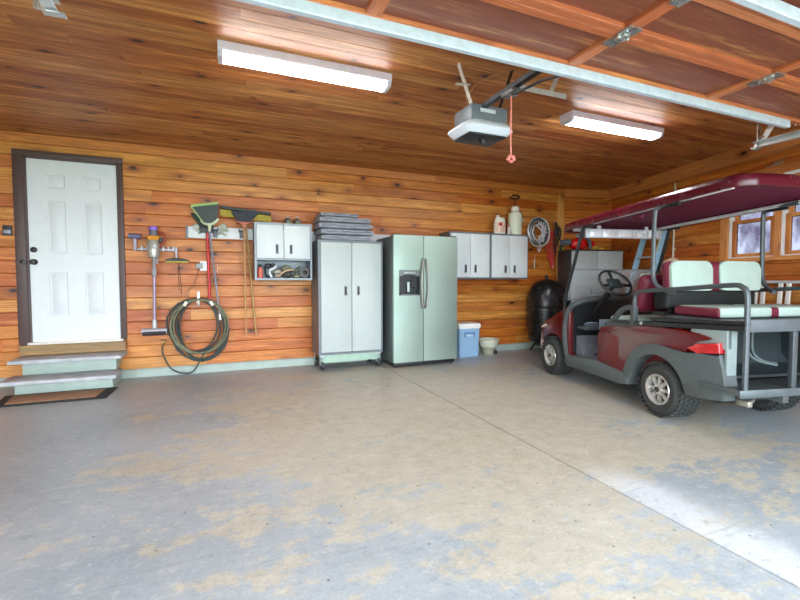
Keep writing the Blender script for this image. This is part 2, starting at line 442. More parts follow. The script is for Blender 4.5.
def plank(bm_list, m, name, parent=None, seed=1, kind=None, label=None, cat=None, group=None):
    """bm_list: boxes (x0,x1,y0,y1,z0,z1,long_axis) joined in one wood mesh with board uvs; optional matrix as 8th"""
    rn = random.Random(seed); b = bmesh.new(); uvl = b.loops.layers.uv.new('board'); cl = b.loops.layers.float_color.new('rnd')
    for it in bm_list:
        x0, x1, y0, y1, z0, z1, ax = it[:7]; M = it[7] if len(it) > 7 else Matrix()
        off = (rn.uniform(0, 30), rn.uniform(0, 30)); col = (rn.random(), rn.random(), 0, 1)
        P = [(x0,y0,z0),(x1,y0,z0),(x1,y1,z0),(x0,y1,z0),(x0,y0,z1),(x1,y0,z1),(x1,y1,z1),(x0,y1,z1)]
        v = [b.verts.new(M @ Vector(p)) for p in P]
        for f in [(0,3,2,1),(4,5,6,7),(0,1,5,4),(1,2,6,5),(2,3,7,6),(3,0,4,7)]:
            fc = b.faces.new([v[i] for i in f])
            for lp, i in zip(fc.loops, f):
                p = P[i]; o2 = [k for k in range(3) if k != ax]
                lp[uvl].uv = (p[ax]+off[0], p[o2[0]]+p[o2[1]]+off[1]); lp[cl] = col
    if len(bm_list) and kind != 'nobevel':
        bmesh.ops.bevel(b, geom=b.edges[:], offset=.003, segments=1, affect='EDGES', clamp_overlap=True)
    bmesh.ops.recalc_face_normals(b, faces=b.faces[:])
    if parent is not None: bmesh.ops.transform(b, matrix=worldm(parent).inverted(), verts=b.verts[:])
    me = bpy.data.meshes.new(name); b.to_mesh(me); b.free(); me.materials.append(m)
    o = bpy.data.objects.new(name, me); COL.objects.link(o)
    if parent is not None: o.parent = parent
    return tag(o, label, cat, group, kind)

# ================================================================ ROOM
YB = 5.9; HC = 2.73; XL = -5.2; YF = -0.95
TH = radians(14)
PX, PY = 5.518, YB            # bend in the back wall (post)
CX, CY = 6.421, 5.675         # corner of back wing and right wall
WU = Vector((-sin(TH), -cos(TH), 0)); WN = Vector((-cos(TH), sin(TH), 0))   # right wall: along / into room
def RW(s, off, z): return Vector((CX, CY, 0))+WU*s+WN*off+Vector((0, 0, z))
MW = Matrix((WU, WN, Vector((0, 0, 1)))).transposed().to_4x4(); MW.translation = Vector((CX, CY, 0))   # local (s, off, z)
rlen = (CY-YF)/cos(TH)
DX0, DX1, DZ0, DZ1 = -1.935, -1.105, .475, 2.475      # entry door slab

boards('wall_back', (XL, YB, 0), (1, 0, 0), (0, 0, 1), (0, -1, 0), PX-XL, HC, .142, 11, WALLWOOD, holes=[(DX0-XL-.03, DX1-XL+.03, DZ0-.02, DZ1+.03)], offs=.05)
d2 = Vector((CX-PX, CY-PY, 0)); l2 = d2.length; d2.normalize()
boards('wall_back_right', (PX, PY, 0), d2, (0, 0, 1), (-sin(TH), -cos(TH), 0), l2+.02, HC, .142, 12, WALLWOOD, offs=.02)
WIN = [(2.33, 2.90), (2.97, 3.54)]; WZ0, WZ1 = 1.42, 2.33
boards('wall_right', (CX, CY, 0), WU, (0, 0, 1), WN, rlen, HC, .142, 13, WALLWOOD, holes=[(a, b, WZ0, WZ1) for a, b in WIN], offs=.08)
boards('wall_left', (XL, YF, 0), (0, 1, 0), (0, 0, 1), (1, 0, 0), YB-YF, HC, .142, 14, WALLWOOD)
GX0, GX1, GZ = -.60, 4.18, 2.22
xr_f = CX+WU.x*rlen
boards('wall_front', (xr_f+.1, YF, 0), (-1, 0, 0), (0, 0, 1), (0, 1, 0), xr_f+.1-XL, HC, .142, 15, WALLWOOD, holes=[(xr_f+.1-GX1, xr_f+.1-GX0, -1, GZ), (xr_f+.1+1.0, xr_f+.1+4.6, -1, GZ)])
def cx_end(v):
    y = YF-.1+v
    return (CX+.08+WU.x*((CY-y)/cos(TH)) if y < CY else CX+.1)-XL+.1
boards('ceiling', (XL-.1, YF-.1, HC), (1, 0, 0), (0, 1, 0), (0, 0, -1), 10, YB-YF+.2, .118, 16, CEILWOOD, umax=cx_end, lens=(1.8, 4.2), gw=.003)

# floor slabs either side of the sawn joint
JX = 1.975
fb = B()
wl = lambda y: CX+WU.x*((CY-y)/cos(TH))
fb.prism([(XL-.1, YF), (JX-.005, YF), (JX-.005, YB+.1), (XL-.1, YB+.1)], -.12, 0, 'Z')
fb.prism([(JX+.005, YF), (wl(YF)+.1, YF), (CX+.1, CY), (PX+.05, YB+.1), (JX+.005, YB+.1)], -.12, 0, 'Z')
fb.box(JX-.01, JX+.01, YF, YB, -.12, -.022)
tag(solo('floor', fb, FLOOR, origin=False), kind='structure')
# ground outside
def ground_mat():
    t = NT('lawn'); v = t.obj(); n = t.noise(v, 3, 6, .7)
    return t.out(t.bsdf(t.mix(n, srgb(96, 128, 70), srgb(150, 170, 110)), .9))
gb = B().box(-30, 34, -34, 40, -.32, -.20)
tag(solo('ground', gb, ground_mat(), origin=False), kind='structure')
gb = B().box(-4, 8, -9, YF-.002, -.19, -.01)
tag(solo('driveway', gb, mat('driveway_concrete', (196, 198, 196), .8), origin=False), kind='structure')

# painted curb along the walls
bb = B().prism([(YB, 0), (YB-.035, 0), (YB-.035, .085), (YB-.02, .10), (YB, .10)], XL, PX, 'X')
tag(solo('baseboard_back', bb, GREENPAINT, origin=False), kind='structure')
bb = B().box(0, l2, -.035, .0, 0, .10, M=Matrix.Translation((PX, PY, 0)) @ Matrix.Rotation(atan2(d2.y, d2.x), 4, 'Z'))
tag(solo('baseboard_back_right', bb, GREENPAINT, origin=False), kind='structure')
bb = B().box(0, rlen, 0, .035, 0, .10, M=MW)
tag(solo('baseboard_right', bb, GREENPAINT, origin=False), kind='structure')
# header trims and post
plank([(XL, 3.0, YB-.05, YB, HC-.10, HC, 0), (3.0, PX+.06, YB-.05, YB, HC-.10, HC, 0)], TRIMWOOD, 'trim_1', seed=3, kind='structure')
M2 = Matrix.Translation((PX, PY, 0)) @ Matrix.Rotation(atan2(d2.y, d2.x), 4, 'Z')
plank([(0, l2, -.09, 0, HC-.14, HC, 0, M2)], TRIMWOOD, 'trim_2', seed=4, kind='structure')
plank([(0, 3.3, 0, .12, HC-.17, HC, 0, MW), (3.3, rlen, 0, .12, HC-.17, HC, 0, MW)], TRIMWOOD, 'trim_3', seed=5, kind='structure')
plank([(PX-.135, PX-.01, YB-.04, YB, .1, HC-.1, 2)], wood('pale_pine_post', [(236, 176, 96), (240, 184, 104)], grain=.3, knots=.3, dark=(150, 84, 36)), 'trim_4', seed=6, kind='structure')

# ---------------------------------------------------------------- windows
for i, (a, b) in enumerate(WIN):
    w = thing('window_%d' % (i+1), None, None, RW((a+b)/2, 0, WZ0), 0, kind='structure')
    fr = [(a-.11 if i == 0 else a-.02, a, -.0, .022, WZ0-.02, WZ1+.08, 2, MW), (b, b+.05, 0, .022, WZ0-.02, WZ1+.08, 2, MW), (a-.02, b+.05, 0, .024, WZ1, WZ1+.09, 0, MW), (a-.02, b+.05, 0, .05, WZ0-.045, WZ0, 0, MW)]
    plank(fr, TRIMWOOD, 'casing', w, seed=20+i)
    jb = B()
    for q in ((a, a+.03), (b-.008, b)): jb.box(q[0], q[1], -.10, 0, WZ0, WZ1, M=MW)
    jb.box(a, b, -.10, 0, WZ1-.03, WZ1, M=MW); jb.box(a, b, -.10, 0, WZ0, WZ0+.015, M=MW)
    part('jamb', jb, WHITE, w)
    mid = 1.86
    for k, (z0, z1, y) in enumerate(((WZ0+.015, mid+.02, -.04), (mid-.02, WZ1-.03, -.075))):
        s0, s1 = a+.03, b-.008; t_ = .055
        so = plank([(s0, s0+t_, y, y+.03, z0, z1, 2, MW), (s1-t_, s1, y, y+.03, z0, z1, 2, MW), (s0+t_, s1-t_, y, y+.03, z0, z0+.04, 0, MW), (s0+t_, s1-t_, y, y+.03, z1-.04, z1, 0, MW)], TRIMWOOD, 'sash', w, seed=30+i*2+k)
        part('pane', B().box(s0+t_, s1-t_, y+.012, y+.016, z0+.04, z1-.04, M=MW), WINGLASS, so)

# ---------------------------------------------------------------- entry door
dr = thing('door_1', None, None, ((DX0+DX1)/2, YB, DZ0), 0, kind='structure')
f = B()
f.box(DX0-.115, DX0-.02, YB-.022, YB+.02, DZ0-.03, DZ1+.085, .004); f.box(DX1+.015, DX1+.065, YB-.022, YB+.02, DZ0-.02, DZ1+.085, .004)
f.box(DX0-.115, DX1+.065, YB-.024, YB+.02, DZ1+.025, DZ1+.085, .004)
f.box(DX0-.03, DX0, YB-.01, YB+.06, DZ0-.02, DZ1+.03); f.box(DX1, DX1+.03, YB-.01, YB+.06, DZ0-.02, DZ1+.03); f.box(DX0-.03, DX1+.03, YB-.01, YB+.06, DZ1, DZ1+.03)
part('door_frame', f, BROWNFR, dr)
# slab with six raised panels
sl = B(); yf = YB+.004
def panel(b, x0, x1, z0, z1):
    for k, (ins, dep) in enumerate(((0, 0), (.014, .010), (.030, .010), (.045, .003))): pass
    rings = []
    for ins, dep in ((0, 0), (.010, .009), (.022, .009), (.034, .001)):
        rings.append([(x0+ins, yf+dep, z0+ins), (x1-ins, yf+dep, z0+ins), (x1-ins, yf+dep, z1-ins), (x0+ins, yf+dep, z1-ins)])
    R = [[b.b.verts.new(p) for p in r] for r in rings]
    for a, c in zip(R, R[1:]):
        for k in range(4): b.b.faces.new((a[k], a[(k+1) % 4], c[(k+1) % 4], c[k]))
    b.b.faces.new(R[-1])
W_ = DX1-DX0; H_ = DZ1-DZ0
cols = [(DX0+.165, DX0+.337), (DX0+.498, DX0+.674)]
rows = [(.75, 1.24), (1.45, 2.03), (2.17, 2.315)]
xs = [DX0, cols[0][0], cols[0][1], cols[1][0], cols[1][1], DX1]; zs = [DZ0, *[z for r in rows for z in r], DZ1]
for i in range(5):
    for j in range(len(zs)-1):
        if i in (1, 3) and j in (1, 3, 5): panel(sl, xs[i], xs[i+1], zs[j], zs[j+1]); continue
        sl._add([(xs[i], yf, zs[j]), (xs[i+1], yf, zs[j]), (xs[i+1], yf, zs[j+1]), (xs[i], yf, zs[j+1])], [(0, 1, 2, 3)])
bmesh.ops.remove_doubles(sl.b, verts=sl.b.verts[:], dist=1e-5)
sl.box(DX0, DX1, yf+.014, yf+.045, DZ0, DZ1)
part('door_slab', sl, DOORWHITE, dr)
part('threshold', B().box(DX0-.03, DX1+.03, YB-.055, YB+.05, DZ0-.03, DZ0-.005, .004), mat('white_sill', (224, 222, 214), .5), dr)
for nm, z, r in (('deadbolt', DZ0+1.012, .027), ('door_knob', DZ0+.878, .030)):
    x = DX0+.042
    k = B().lathe([(0, 0), (.032, 0), (.032, -.008), (.012, -.012), (.012, -.030), (r*.8, -.034), (r, -.045), (r*.75, -.058), (0, -.060)] if nm == 'door_knob' else [(0, 0), (.03, 0), (.03, -.016), (.018, -.022), (0, -.022)], (x, yf, z), 'Y', 20)
    ob = part(nm, k, mat('dark_bronze', (42, 38, 36), .3, .6), dr)
    if nm == 'door_knob': part('rose_plate', B().lathe([(0, 0), (.028, 0), (.028, -.012), (0, -.014)], (x-.088, YB-.022, z), 'Y', 16), mat('dark_bronze', (42, 38, 36)), dr)

# timber below the door and steps
plank([(-2.03, -1.045, YB-.075, YB-.0, .335, .445, 0)], OLDWOOD, 'door_sill_timber', seed=41, label='weathered yellow-brown timber beam directly under the white door', cat='timber', kind=None)
st = thing('entry_steps', 'two pale green wooden steps with worn grey treads below the white door', 'steps', (-1.5, 5.55, 0))
part('riser', B().box(-1.93, -1.10, 5.60, 5.86, .165, .295, .003), GREENPAINT, st)
part('riser', B().box(-1.93, -1.10, 5.40, 5.86, .0, .128, .003), GREENPAINT, st)
part('tread', B().box(-2.01, -1.03, 5.48, 5.862, .296, .332, .005), STEPTOP, st)
part('tread', B().box(-2.01, -1.035, 5.24, 5.60, .129, .165, .005), STEPTOP, st)
mt = thing('door_mat', 'tan coir doormat with black rubber border in front of the steps', 'doormat', (-1.5, 5.14, 0))
mp = [(-1.93, 4.93), (-1.06, 4.93), (-1.05, 5.385), (-2.0, 5.385)]
part('border', B().prism(mp, .001, .010, 'Z', .002), mat('mat_rubber', (44, 44, 46), .8, bump=.4), mt)
part('coir', B().prism([(-1.86, 4.99), (-1.16, 4.99), (-1.15, 5.33), (-1.92, 5.33)], .0101, .017, 'Z', .003), mat('coir', (160, 122, 92), .95, var=.25, nscale=40, bump=.8, bscale=200), mt)

# ================================================================ OVERHEAD DOOR AND OPENER
od = thing('overhead_door', 'open wooden overhead garage door held flat below the ceiling', 'garage door', (1.8, .7, 2.3))
DXa, DXb = -.56, 4.14; sec = .335
stX = [.63, 1.76, 2.89]
for i in range(6):
    y1 = 1.85-i*sec+(.022 if i == 0 else 0); y0 = 1.85-(i+1)*sec+.003
    pcs = [(DXa, DXb, y1-.045, y1, 2.30, 2.337, 0), (DXa, DXb, y0, y0+.045, 2.30, 2.337, 0)]
    for x in [DXa+.03]+stX+[DXb-.03]: pcs.append((x-.035, x+.035, y0+.045, y1-.045, 2.302, 2.335, 1))
    so = plank(pcs, DOORWOOD, 'door_section', od, seed=50+i)
    pn = []
    xs_ = [DXa]+stX+[DXb]
    plank([(DXa+.02, DXb-.02, y0+.02, y1-.02, 2.322, 2.334, 0)], DOORPANEL, 'panel', so, seed=60+i)
    if i < 5:
        for x in stX:
            h = B(); h.box(x-.04, x+.04, y0-.075, y0-.006, 2.292, 2.2999); h.box(x-.032, x+.032, y0+.006, y0+.085, 2.292, 2.2999)
            h.box(x-.022, x+.022, y0-.03, y0+.03, 2.281, 2.294, .004); h.cyl((x-.035, y0-.002, 2.287), (x+.035, y0-.002, 2.287), .009, 10)
            h.cyl((x-.02, y0-.042, 2.294), (x-.02, y0-.042, 2.285), .007, 8); h.cyl((x+.02, y0+.042, 2.294), (x+.02, y0+.042, 2.285), .007, 8)
            part('hinge', h, ZINC, od)
for y0 in (1.832, 1.085, .41):
    s_ = B()
    L0, L1 = -.5, (3.80 if y0 > 1.5 else 4.06)
    s_.prism([(y0, 2.2995), (y0, 2.254), (y0+.004, 2.250), (y0+.030, 2.250), (y0+.034, 2.254), (y0+.034, 2.2995), (y0+.030, 2.2995), (y0+.030, 2.255), (y0+.004, 2.255), (y0+.004, 2.2995)], L0, L1, 'X')
    for k in range(14): s_.cyl((L0+.2+k*.32, y0-.003, 2.275), (L0+.2+k*.32, y0+.001, 2.275), .006, 8)
    part('strut', s_, GALV, od)
# tracks
for nm, x, lab, sd in (('r', 4.22, 'white galvanised door track and hanger by the right wall beam', 1), ('l', -.64, 'end of galvanised door track hanging from the ceiling at top left', -1)):
    tr = thing('door_track', lab, 'track', (x, 1, 2.3), group=None)
    r_ = B(); ye = 2.30
    C_ = [(x-.025*sd, 2.275), (x+.02*sd, 2.275), (x+.03*sd, 2.285), (x+.03*sd, 2.315), (x+.02*sd, 2.325), (x-.025*sd, 2.325), (x-.025*sd, 2.322), (x+.018*sd, 2.322), (x+.027*sd, 2.313), (x+.027*sd, 2.287), (x+.018*sd, 2.278), (x-.025*sd, 2.278)]
    r_.prism(C_, YF+.25, ye, 'Y')
    part('rail', r_, mat('track_steel', (206, 208, 208), .35, .5), tr)
    h = B(); h.beam((x+.035*sd, ye-.03, 2.27), (x+.035*sd, ye-.03, HC), .05, .004, upv=(0, 1, 0)); (sd > 0) and h.beam((x+.04*sd, ye-.03, 2.30), (x+.04*sd-.0, ye-.30, HC), .045, .004, upv=(1, 0, 0))
    h.box(x-.03, x+.05, ye-.05, ye-.01, 2.262, 2.268)
    for z in (2.30, 2.36, 2.42, 2.48, 2.54): h.cyl((x+.033*sd, ye-.03, z), (x+.033*sd-.01*sd, ye-.03, z), .008, 8)
    part('hanger', h, ZINC, tr)

op = thing('garage_door_opener', 'grey ceiling-mounted garage door opener with white light lens', 'door opener', (1.83, 2.82, 2.24))
X0, X1, Y0, Y1 = 1.68, 2.00, 2.715, 2.97
b = B().box(X0, X1, Y0, Y1, 2.300, 2.435, .02); 
for x in (X0+.04, X0+.10, X1-.05): b.box(x, x+.006, Y0-.003, Y0+.01, 2.31, 2.42)
part('housing', b, mat('opener_grey', (112, 118, 122), .45), op)
ln = B(); 
def rr_(x0, x1, y0, y1, z, ch): return [(x0+ch, y0, z), (x1-ch, y0, z), (x1, y0+ch, z), (x1, y1-ch, z), (x1-ch, y1, z), (x0+ch, y1, z), (x0, y1-ch, z), (x0, y0+ch, z)]
ln.loft([rr_(X0-.0, X1+.0, Y0-.005, Y1+.0, 2.318, .03), rr_(X0-.05, X1+.05, Y0-.03, Y1+.04, 2.29, .05), rr_(X0-.055, X1+.055, Y0-.035, Y1+.045, 2.27, .05), rr_(X0-.015, X1+.015, Y0+.01, Y1+.01, 2.232, .04)])
part('light_lens', ln, mat('opener_lens', (222, 226, 236), .35, var=.02), op)
b = B().box(X0+.0, X1-.0, Y0+.02, Y1+.0, 2.220, 2.2318, .004); b.cyl((1.84, 2.83, 2.220), (1.84, 2.83, 2.205), .022, 14); b.cyl((1.84, 2.83, 2.205), (1.84, 2.80, 2.197), .013, 10)
part('underside_panel', b, BLACKPL, op)
part('nameplate', B().box(1.755, 1.885, Y0-.006, Y0-.0005, 2.375, 2.40), mat('plate_white', (214, 218, 220), .5), op)
tr_ = B(); tr_.prism([(1.79-.022, 2.405), (1.79+.022, 2.405), (1.79+.022, 2.435), (1.79+.008, 2.435), (1.79+.008, 2.412), (1.79-.008, 2.412), (1.79-.008, 2.435), (1.79-.022, 2.435)], YF+.02, 2.713, 'Y')
part('drive_rail', tr_, mat('rail_black', (30, 31, 33), .5), op)
b = B().box(1.755, 1.825, 2.34, 2.47, 2.375, 2.404, .006); b.cyl((1.83, 2.40, 2.38), (1.75, 2.40, 2.38), .014, 10)
tro = part('trolley', b, mat('trolley_grey', (110, 106, 102), .4, .4), op)
b = B(); b.beam((1.79, 2.38, 2.37), (1.79, 2.12, 2.345), .025, .006); b.beam((1.79, 2.14, 2.35), (1.79, 1.86, 2.285), .025, .006); b.box(1.76, 1.82, 1.845, 1.86, 2.27, 2.33)
part('door_arm', b, mat('rail_black', (30, 31, 33), .5), op)
# hangers of perforated angle
def strap(p, q):
    h = B(); h.beam(p, q, .035, .004, upv=(1, 0, 0)); p, q = Vector(p), Vector(q)
    n = int((q-p).length/.04)
    for k in range(1, n):
        c = p.lerp(q, k/n); h.cyl(c+Vector((0, -.0025, 0)), c+Vector((0, -.0035, 0)), .008, 8)
    return h
b = strap((1.62, 2.80, HC), (1.71, 2.76, 2.43)); b.beam((1.60, 2.80, 2.58), (1.70, 2.78, 2.58), .04, .004)
part('ceiling_strap', b, mat('aged_angle_iron', (196, 188, 172), .5, .2), op)
part('ceiling_strap', strap((2.05, 2.74, HC), (1.97, 2.80, 2.43)), DARKMET, op)
b = B(); b.beam((1.80, 2.40, 2.442), (2.24, 2.40, 2.442), .045, .006); b.box(1.80, 2.24, 2.378, 2.382, 2.41, 2.445); b.beam((2.12, 2.40, 2.445), (2.26, 2.40, HC), .03, .006, upv=(0, 1, 0))
for k in range(8): b.cyl((1.85+k*.045, 2.3775, 2.428), (1.85+k*.045, 2.3765, 2.428), .008, 8)
part('rail_bracket', b, mat('aged_angle_iron', (150, 140, 124)), op)
b = B().tube([(1.79, 2.40, 2.375), (1.792, 2.40, 2.30), (1.79, 2.40, 2.10), (1.795, 2.40, 1.975)], .005, 6, 3)
for dx, dz in ((-.022, 0), (.022, .004), (0, -.014), (-.012, .016), (.014, .016)): b.sphere((1.795+dx, 2.40, 1.955+dz), .013, seg=8)
part('release_cord', b, mat('red_white_cord', (226, 132, 120), .7, var=.3, nscale=60), op)
b = B().tube([(1.85, 2.96, 2.43), (1.82, 2.98, 2.56), (1.86, 2.94, 2.68), (1.98, 2.80, HC-.005)], .004, 6, 5)
b.tube([(1.83, 2.96, 2.43), (1.80, 2.98, 2.56), (1.80, 2.98, HC-.002)], .003, 6, 4)
part('wire', b, mat('tan_wire', (190, 140, 90), .6), op)

# fluorescent fixtures
TUBEL = emis('lit_diffuser', (246, 250, 255), 17.0)
def fixture(x, lab):
    t = thing('fluorescent_light', lab, 'ceiling light', (x+.61, 3.22, 2.63), group='fluorescent ceiling lights')
    y = 3.215
    b = B().prism([(y-.085, HC-.001), (y-.085, HC-.05), (y-.078, HC-.058), (y+.078, HC-.058), (y+.085, HC-.05), (y+.085, HC-.001)], x, x+1.23, 'X')
    part('housing', b, mat('fixture_white', (228, 222, 226), .45, var=.02), t)
    pts = [(y-.070, HC-.0585), (y-.070, HC-.072), (y-.052, HC-.088), (y, HC-.093), (y+.052, HC-.088), (y+.070, HC-.072), (y+.070, HC-.0585)]
    part('diffuser', B().prism(pts, x+.035, x+1.195, 'X'), TUBEL, t)
    for a in (x+.002, x+1.196):
        part('end_cap', B().prism([(y-.078, HC-.0583), (y-.076, HC-.074), (y-.056, HC-.093), (y, HC-.098), (y+.056, HC-.093), (y+.076, HC-.074), (y+.078, HC-.0583)], a, a+.032, 'X'), mat('end_cap_white', (206, 204, 208), .4), t)
    return t
f1 = fixture(.0, 'left fluorescent light, long white lit fixture on the wooden ceiling')
dup(f1, 'right fluorescent light, lit fixture beyond the garage door opener', loc=(3.03+.61, 3.225, 2.63))

# ================================================================ BACK WALL ITEMS
k = thing('keypad', 'small dark wall keypad left of the white door', 'keypad', (-2.11, YB, 1.63))
part('case', B().box(-2.15, -2.07, YB-.025, YB+.001, 1.63, 1.74, .006), mat('keypad_dark', (52, 56, 62), .4), k)
part('cover', B().box(-2.14, -2.08, YB-.029, YB-.0255, 1.655, 1.69, .001), mat('keypad_light', (150, 158, 170), .3), k)

# white tool rail
rl = thing('tool_rail', 'long white wall rail behind the brooms and cabinets', 'wall rail', (.95, YB, 1.68))
part('board', B().box(-.37, 2.28, YB-.022, YB-.001, 1.675, 1.815, .003), mat('rail_white', (214, 218, 222), .45, var=.03), rl)
part('end_cap', B().box(-.395, -.37, YB-.026, YB-.001, 1.67, 1.82, .003), mat('rail_cap_grey', (120, 126, 132), .5), rl)
for x in (-.09, .22): 
    hk = B().box(x, x+.05, YB-.05, YB-.023, 1.69, 1.79, .004); hk.tube([(x+.01, YB-.04, 1.78), (x-.005, YB-.10, 1.765), (x-.005, YB-.13, 1.79)], .007, 8, 3); hk.tube([(x+.04, YB-.04, 1.78), (x+.055, YB-.10, 1.765), (x+.055, YB-.13, 1.79)], .007, 8, 3)
    part('hook', hk, mat('hook_grey', (84, 88, 96), .45), rl)

# brooms
def bristles(pts_bot, pts_top, y0, y1): pass
def angled_broom():
    t = thing('broom', 'upturned broom with grey bristles, lime green edge and grey handle', 'broom', (-.08, YB-.11, .7))
    y = YB-.11
    b = B(); 
    for i in range(26):
        u = i/25; xb = -.185+.14*u; xt = -.315+.285*u; zb = 1.86+.045*u-.03*sin(pi*u); zt = 2.045+.05*u
        for w in range(3): b.beam((xb, y-.02+.02*w, zb), (xt+.004*w, y-.028+.028*w, zt-.004*((i+w) % 3)), .012, .010)
    part('bristles', b, mat('broom_bristle_grey', (78, 86, 84), .9, var=.3, nscale=60), t)
    b = B(); b.beam((-.325, y-.037, 2.045), (-.025, y-.037, 2.097), .004, .028); b.beam((-.325, y+.037, 2.045), (-.025, y+.037, 2.097), .004, .028)
    b.beam((-.325, y-.036, 2.04), (-.20, y-.036, 1.86), .004, .014)
    part('bristle_tips', b, mat('lime_green', (156, 190, 120), .8), t)
    b = B().tube([(-.215, y, 1.89), (-.18, y, 1.855), (-.12, y, 1.845), (-.07, y, 1.865), (-.03, y, 1.915)], .024, 10, 4)
    b.cyl((-.125, y, 1.85), (-.127, y, 1.75), .026, 12, .016)
    part('cap', b, mat('broom_cap_pale', (200, 206, 176), .5), t)
    part('handle', B().cyl((-.127, y, 1.76), (-.03, y, .72), .0115, 12), mat('broom_handle_grey', (130, 132, 148), .4), t)
    part('grip', B().cyl((-.032, y, .735), (-.024, y, .66), .015, 12), mat('grip_white', (222, 222, 220), .5), t)
angled_broom()
t = thing('broom', 'red-handled broom hanging behind the grey-bristled broom', 'broom', (-.13, YB-.07, .85))
b = B().cyl((-.155, YB-.065, 1.74), (-.14, YB-.065, .87), .016, 12)
part('handle', b, mat('red_handle', (196, 36, 44), .35), t)
b = B()
for i in range(18):
    u = i/17; b.beam((-.22+.13*u, YB-.065, 1.80), (-.33+.20*u, YB-.06, 1.97-.03*u), .014, .02)
part('bristles', b, mat('dark_bristle', (60, 70, 66), .9, var=.3), t)
part('cap', B().box(-.24, -.08, YB-.085, YB-.045, 1.74, 1.805, .012), mat('grip_dark', (60, 62, 66), .5), t)
# cleaning gloves hooked on rail
for lb, cx_, fl in (('crumpled pale work glove tucked on the rail, left of the grey broom handle', -.27, ((-.28, 1.83, .02, -.01), (-.25, 1.79, .03, -.02), (-.22, 1.75, .0, .02))), ('crumpled pale work glove tucked on the rail, right of the grey broom handle', .02, ((-.0, 1.83, .03, .02), (.02, 1.79, -.02, .01), (.0, 1.75, .02, -.02)))):
    b = B()
    for (x, z, dx, dz) in fl: b.tube([(x-.03, YB-.038, z-.02), (x, YB-.045, z), (x+.04, YB-.045, z+dz), (x+.06, YB-.038, z-.03)], .015, 8, 3)
    b.sphere((cx_, YB-.04, 1.80), .04, (1, .35, 1.2), 12, .002)
    solo('work_glove', b, mat('pale_glove', (176, 180, 168), .8, var=.3, nscale=18), lb, 'glove')

t = thing('push_broom', 'wide push broom with flat yellow and black head hung upside down', 'push broom', (.33, YB-.08, .45))
b = B(); y = YB-.075
b.beam((-.0, y-.01, 2.06), (.60, y-.01, 2.01), .05, .035, .004)
part('head_block', b, mat('black_bar', (34, 34, 36), .5), t)
b = B()
for i in range(60):
    u = i/59; x = .02+.56*u; z = 2.04-.046*u
    b.beam((x, y-.01, z-.01), (x+.002, y-.012, z-.082-.004*(i % 3)), .011, .05)
part('bristles', b, mat('yellow_bristle', (168, 150, 60), .85, var=.25, nscale=50), t)
part('handle', B().cyl((.285, y-.005, 2.0), (.40, y-.005, .45), .0125, 12), mat('gold_handle', (178, 142, 84), .4), t)
t = thing('broom', 'broom with fan of dark bristles and orange cap in front of the push broom', 'broom', (.27, YB-.14, .45))
b = B(); y = YB-.145
for i in range(28):
    u = i/27
    for w in range(2): b.beam((.205+.13*u, y+.02*w, 1.885), (.125+.32*u, y-.01+.03*w, 2.015-.006*((i+w) % 3)), .014, .012)
part('bristles', b, mat('charcoal_bristle', (62, 66, 74), .9, var=.3, nscale=60), t)
part('cap', B().prism([(.17, 1.885), (.37, 1.885), (.36, 1.868), (.295, 1.86), (.285, 1.80), (.255, 1.80), (.245, 1.86), (.18, 1.868)], y-.022, y+.03, 'Y', .006), mat('terracotta_cap', (176, 96, 68), .5), t)
part('handle', B().cyl((.27, y, 1.83), (.275, y, .46), .013, 12), mat('wood_handle', (188, 138, 88), .45), t)
# outlet with cord and small hooks
t = thing('wall_outlet', 'white power outlet box beside the red broom handle', 'outlet', (-.2, YB, 1.27))
part('box', B().box(-.245, -.165, YB-.045, YB-.002, 1.27, 1.39, .004), WHITE, t)
part('charger', B().box(-.29, -.215, YB-.075, YB-.046, 1.30, 1.36, .006), mat('charger_grey', (150, 152, 152), .5), t)
b = B().tube([(-.26, YB-.05, 1.30), (-.29, YB-.03, 1.18), (-.33, YB-.02, 1.08), (-.40, YB-.015, 1.02)], .003, 6, 5)
solo('charger_cord', b, mat('cord_dark', (60, 50, 44), .6), 'thin dark cord hanging from the white outlet box', 'cord')

# hose reel
rc = random.Random(5)
t = thing('garden_hose', 'coiled dark green garden hose with tan stripe hung on the wall', 'hose', (-.27, YB-.06, .2))
b = B(); y = YB-.07; pts = []
N_ = 8
for k in range(N_*20+1):
    a = 2*pi*k/20; n_ = k/20
    rx = .285+.05*sin(n_*2.3)+.01*rc.uniform(-1, 1); rz = .355+.035*sin(n_*1.7+1)
    cx = -.265+.035*sin(n_*1.9); cz = .93-rz
    pts.append((cx+rx*sin(a), y-.012*((k//20) % 4)+.004*rc.uniform(-1, 1), cz+rz*cos(a)))
b.tube(pts, .0105, 8)
part('coil', b, mat('hose_olive', (56, 66, 64), .5, var=.25, nscale=30), t)
b = B(); pts2 = []
for k in range(3*20+1):
    a = 2*pi*k/20; pts2.append((-.255+.31*sin(a)+.02*sin(k*.1), y-.052-.004*(k//20), .59+.33*cos(a)))
b.tube(pts2, .010, 8)
bt = B().tube([(-.02, y-.05, .35), (-.20, y-.06, .27), (-.33, y-.06, .055), (-.45, y-.06, .03), (-.58, y-.055, .10), (-.66, y-.045, .27), (-.665, y-.03, .37)], .0095, 8, 6)
part('tail', bt, mat('hose_olive', (56, 66, 64)), t)
part('stripe_coil', b, mat('hose_tan', (112, 114, 88), .5, var=.3, nscale=30), t)
for (x, z, r_) in ((-.41, .87, .5), (-.12, .87, -.5)): 
    part('tie', B().cbox((x, y-.03, z), (.035, .085, .06), .004, (0, r_, 0)), mat('tie_white', (226, 220, 206), .5), t)
t = thing('hose_hanger', 'small metal hook with white knob holding the hose coil', 'hook', (-.27, YB, .9))
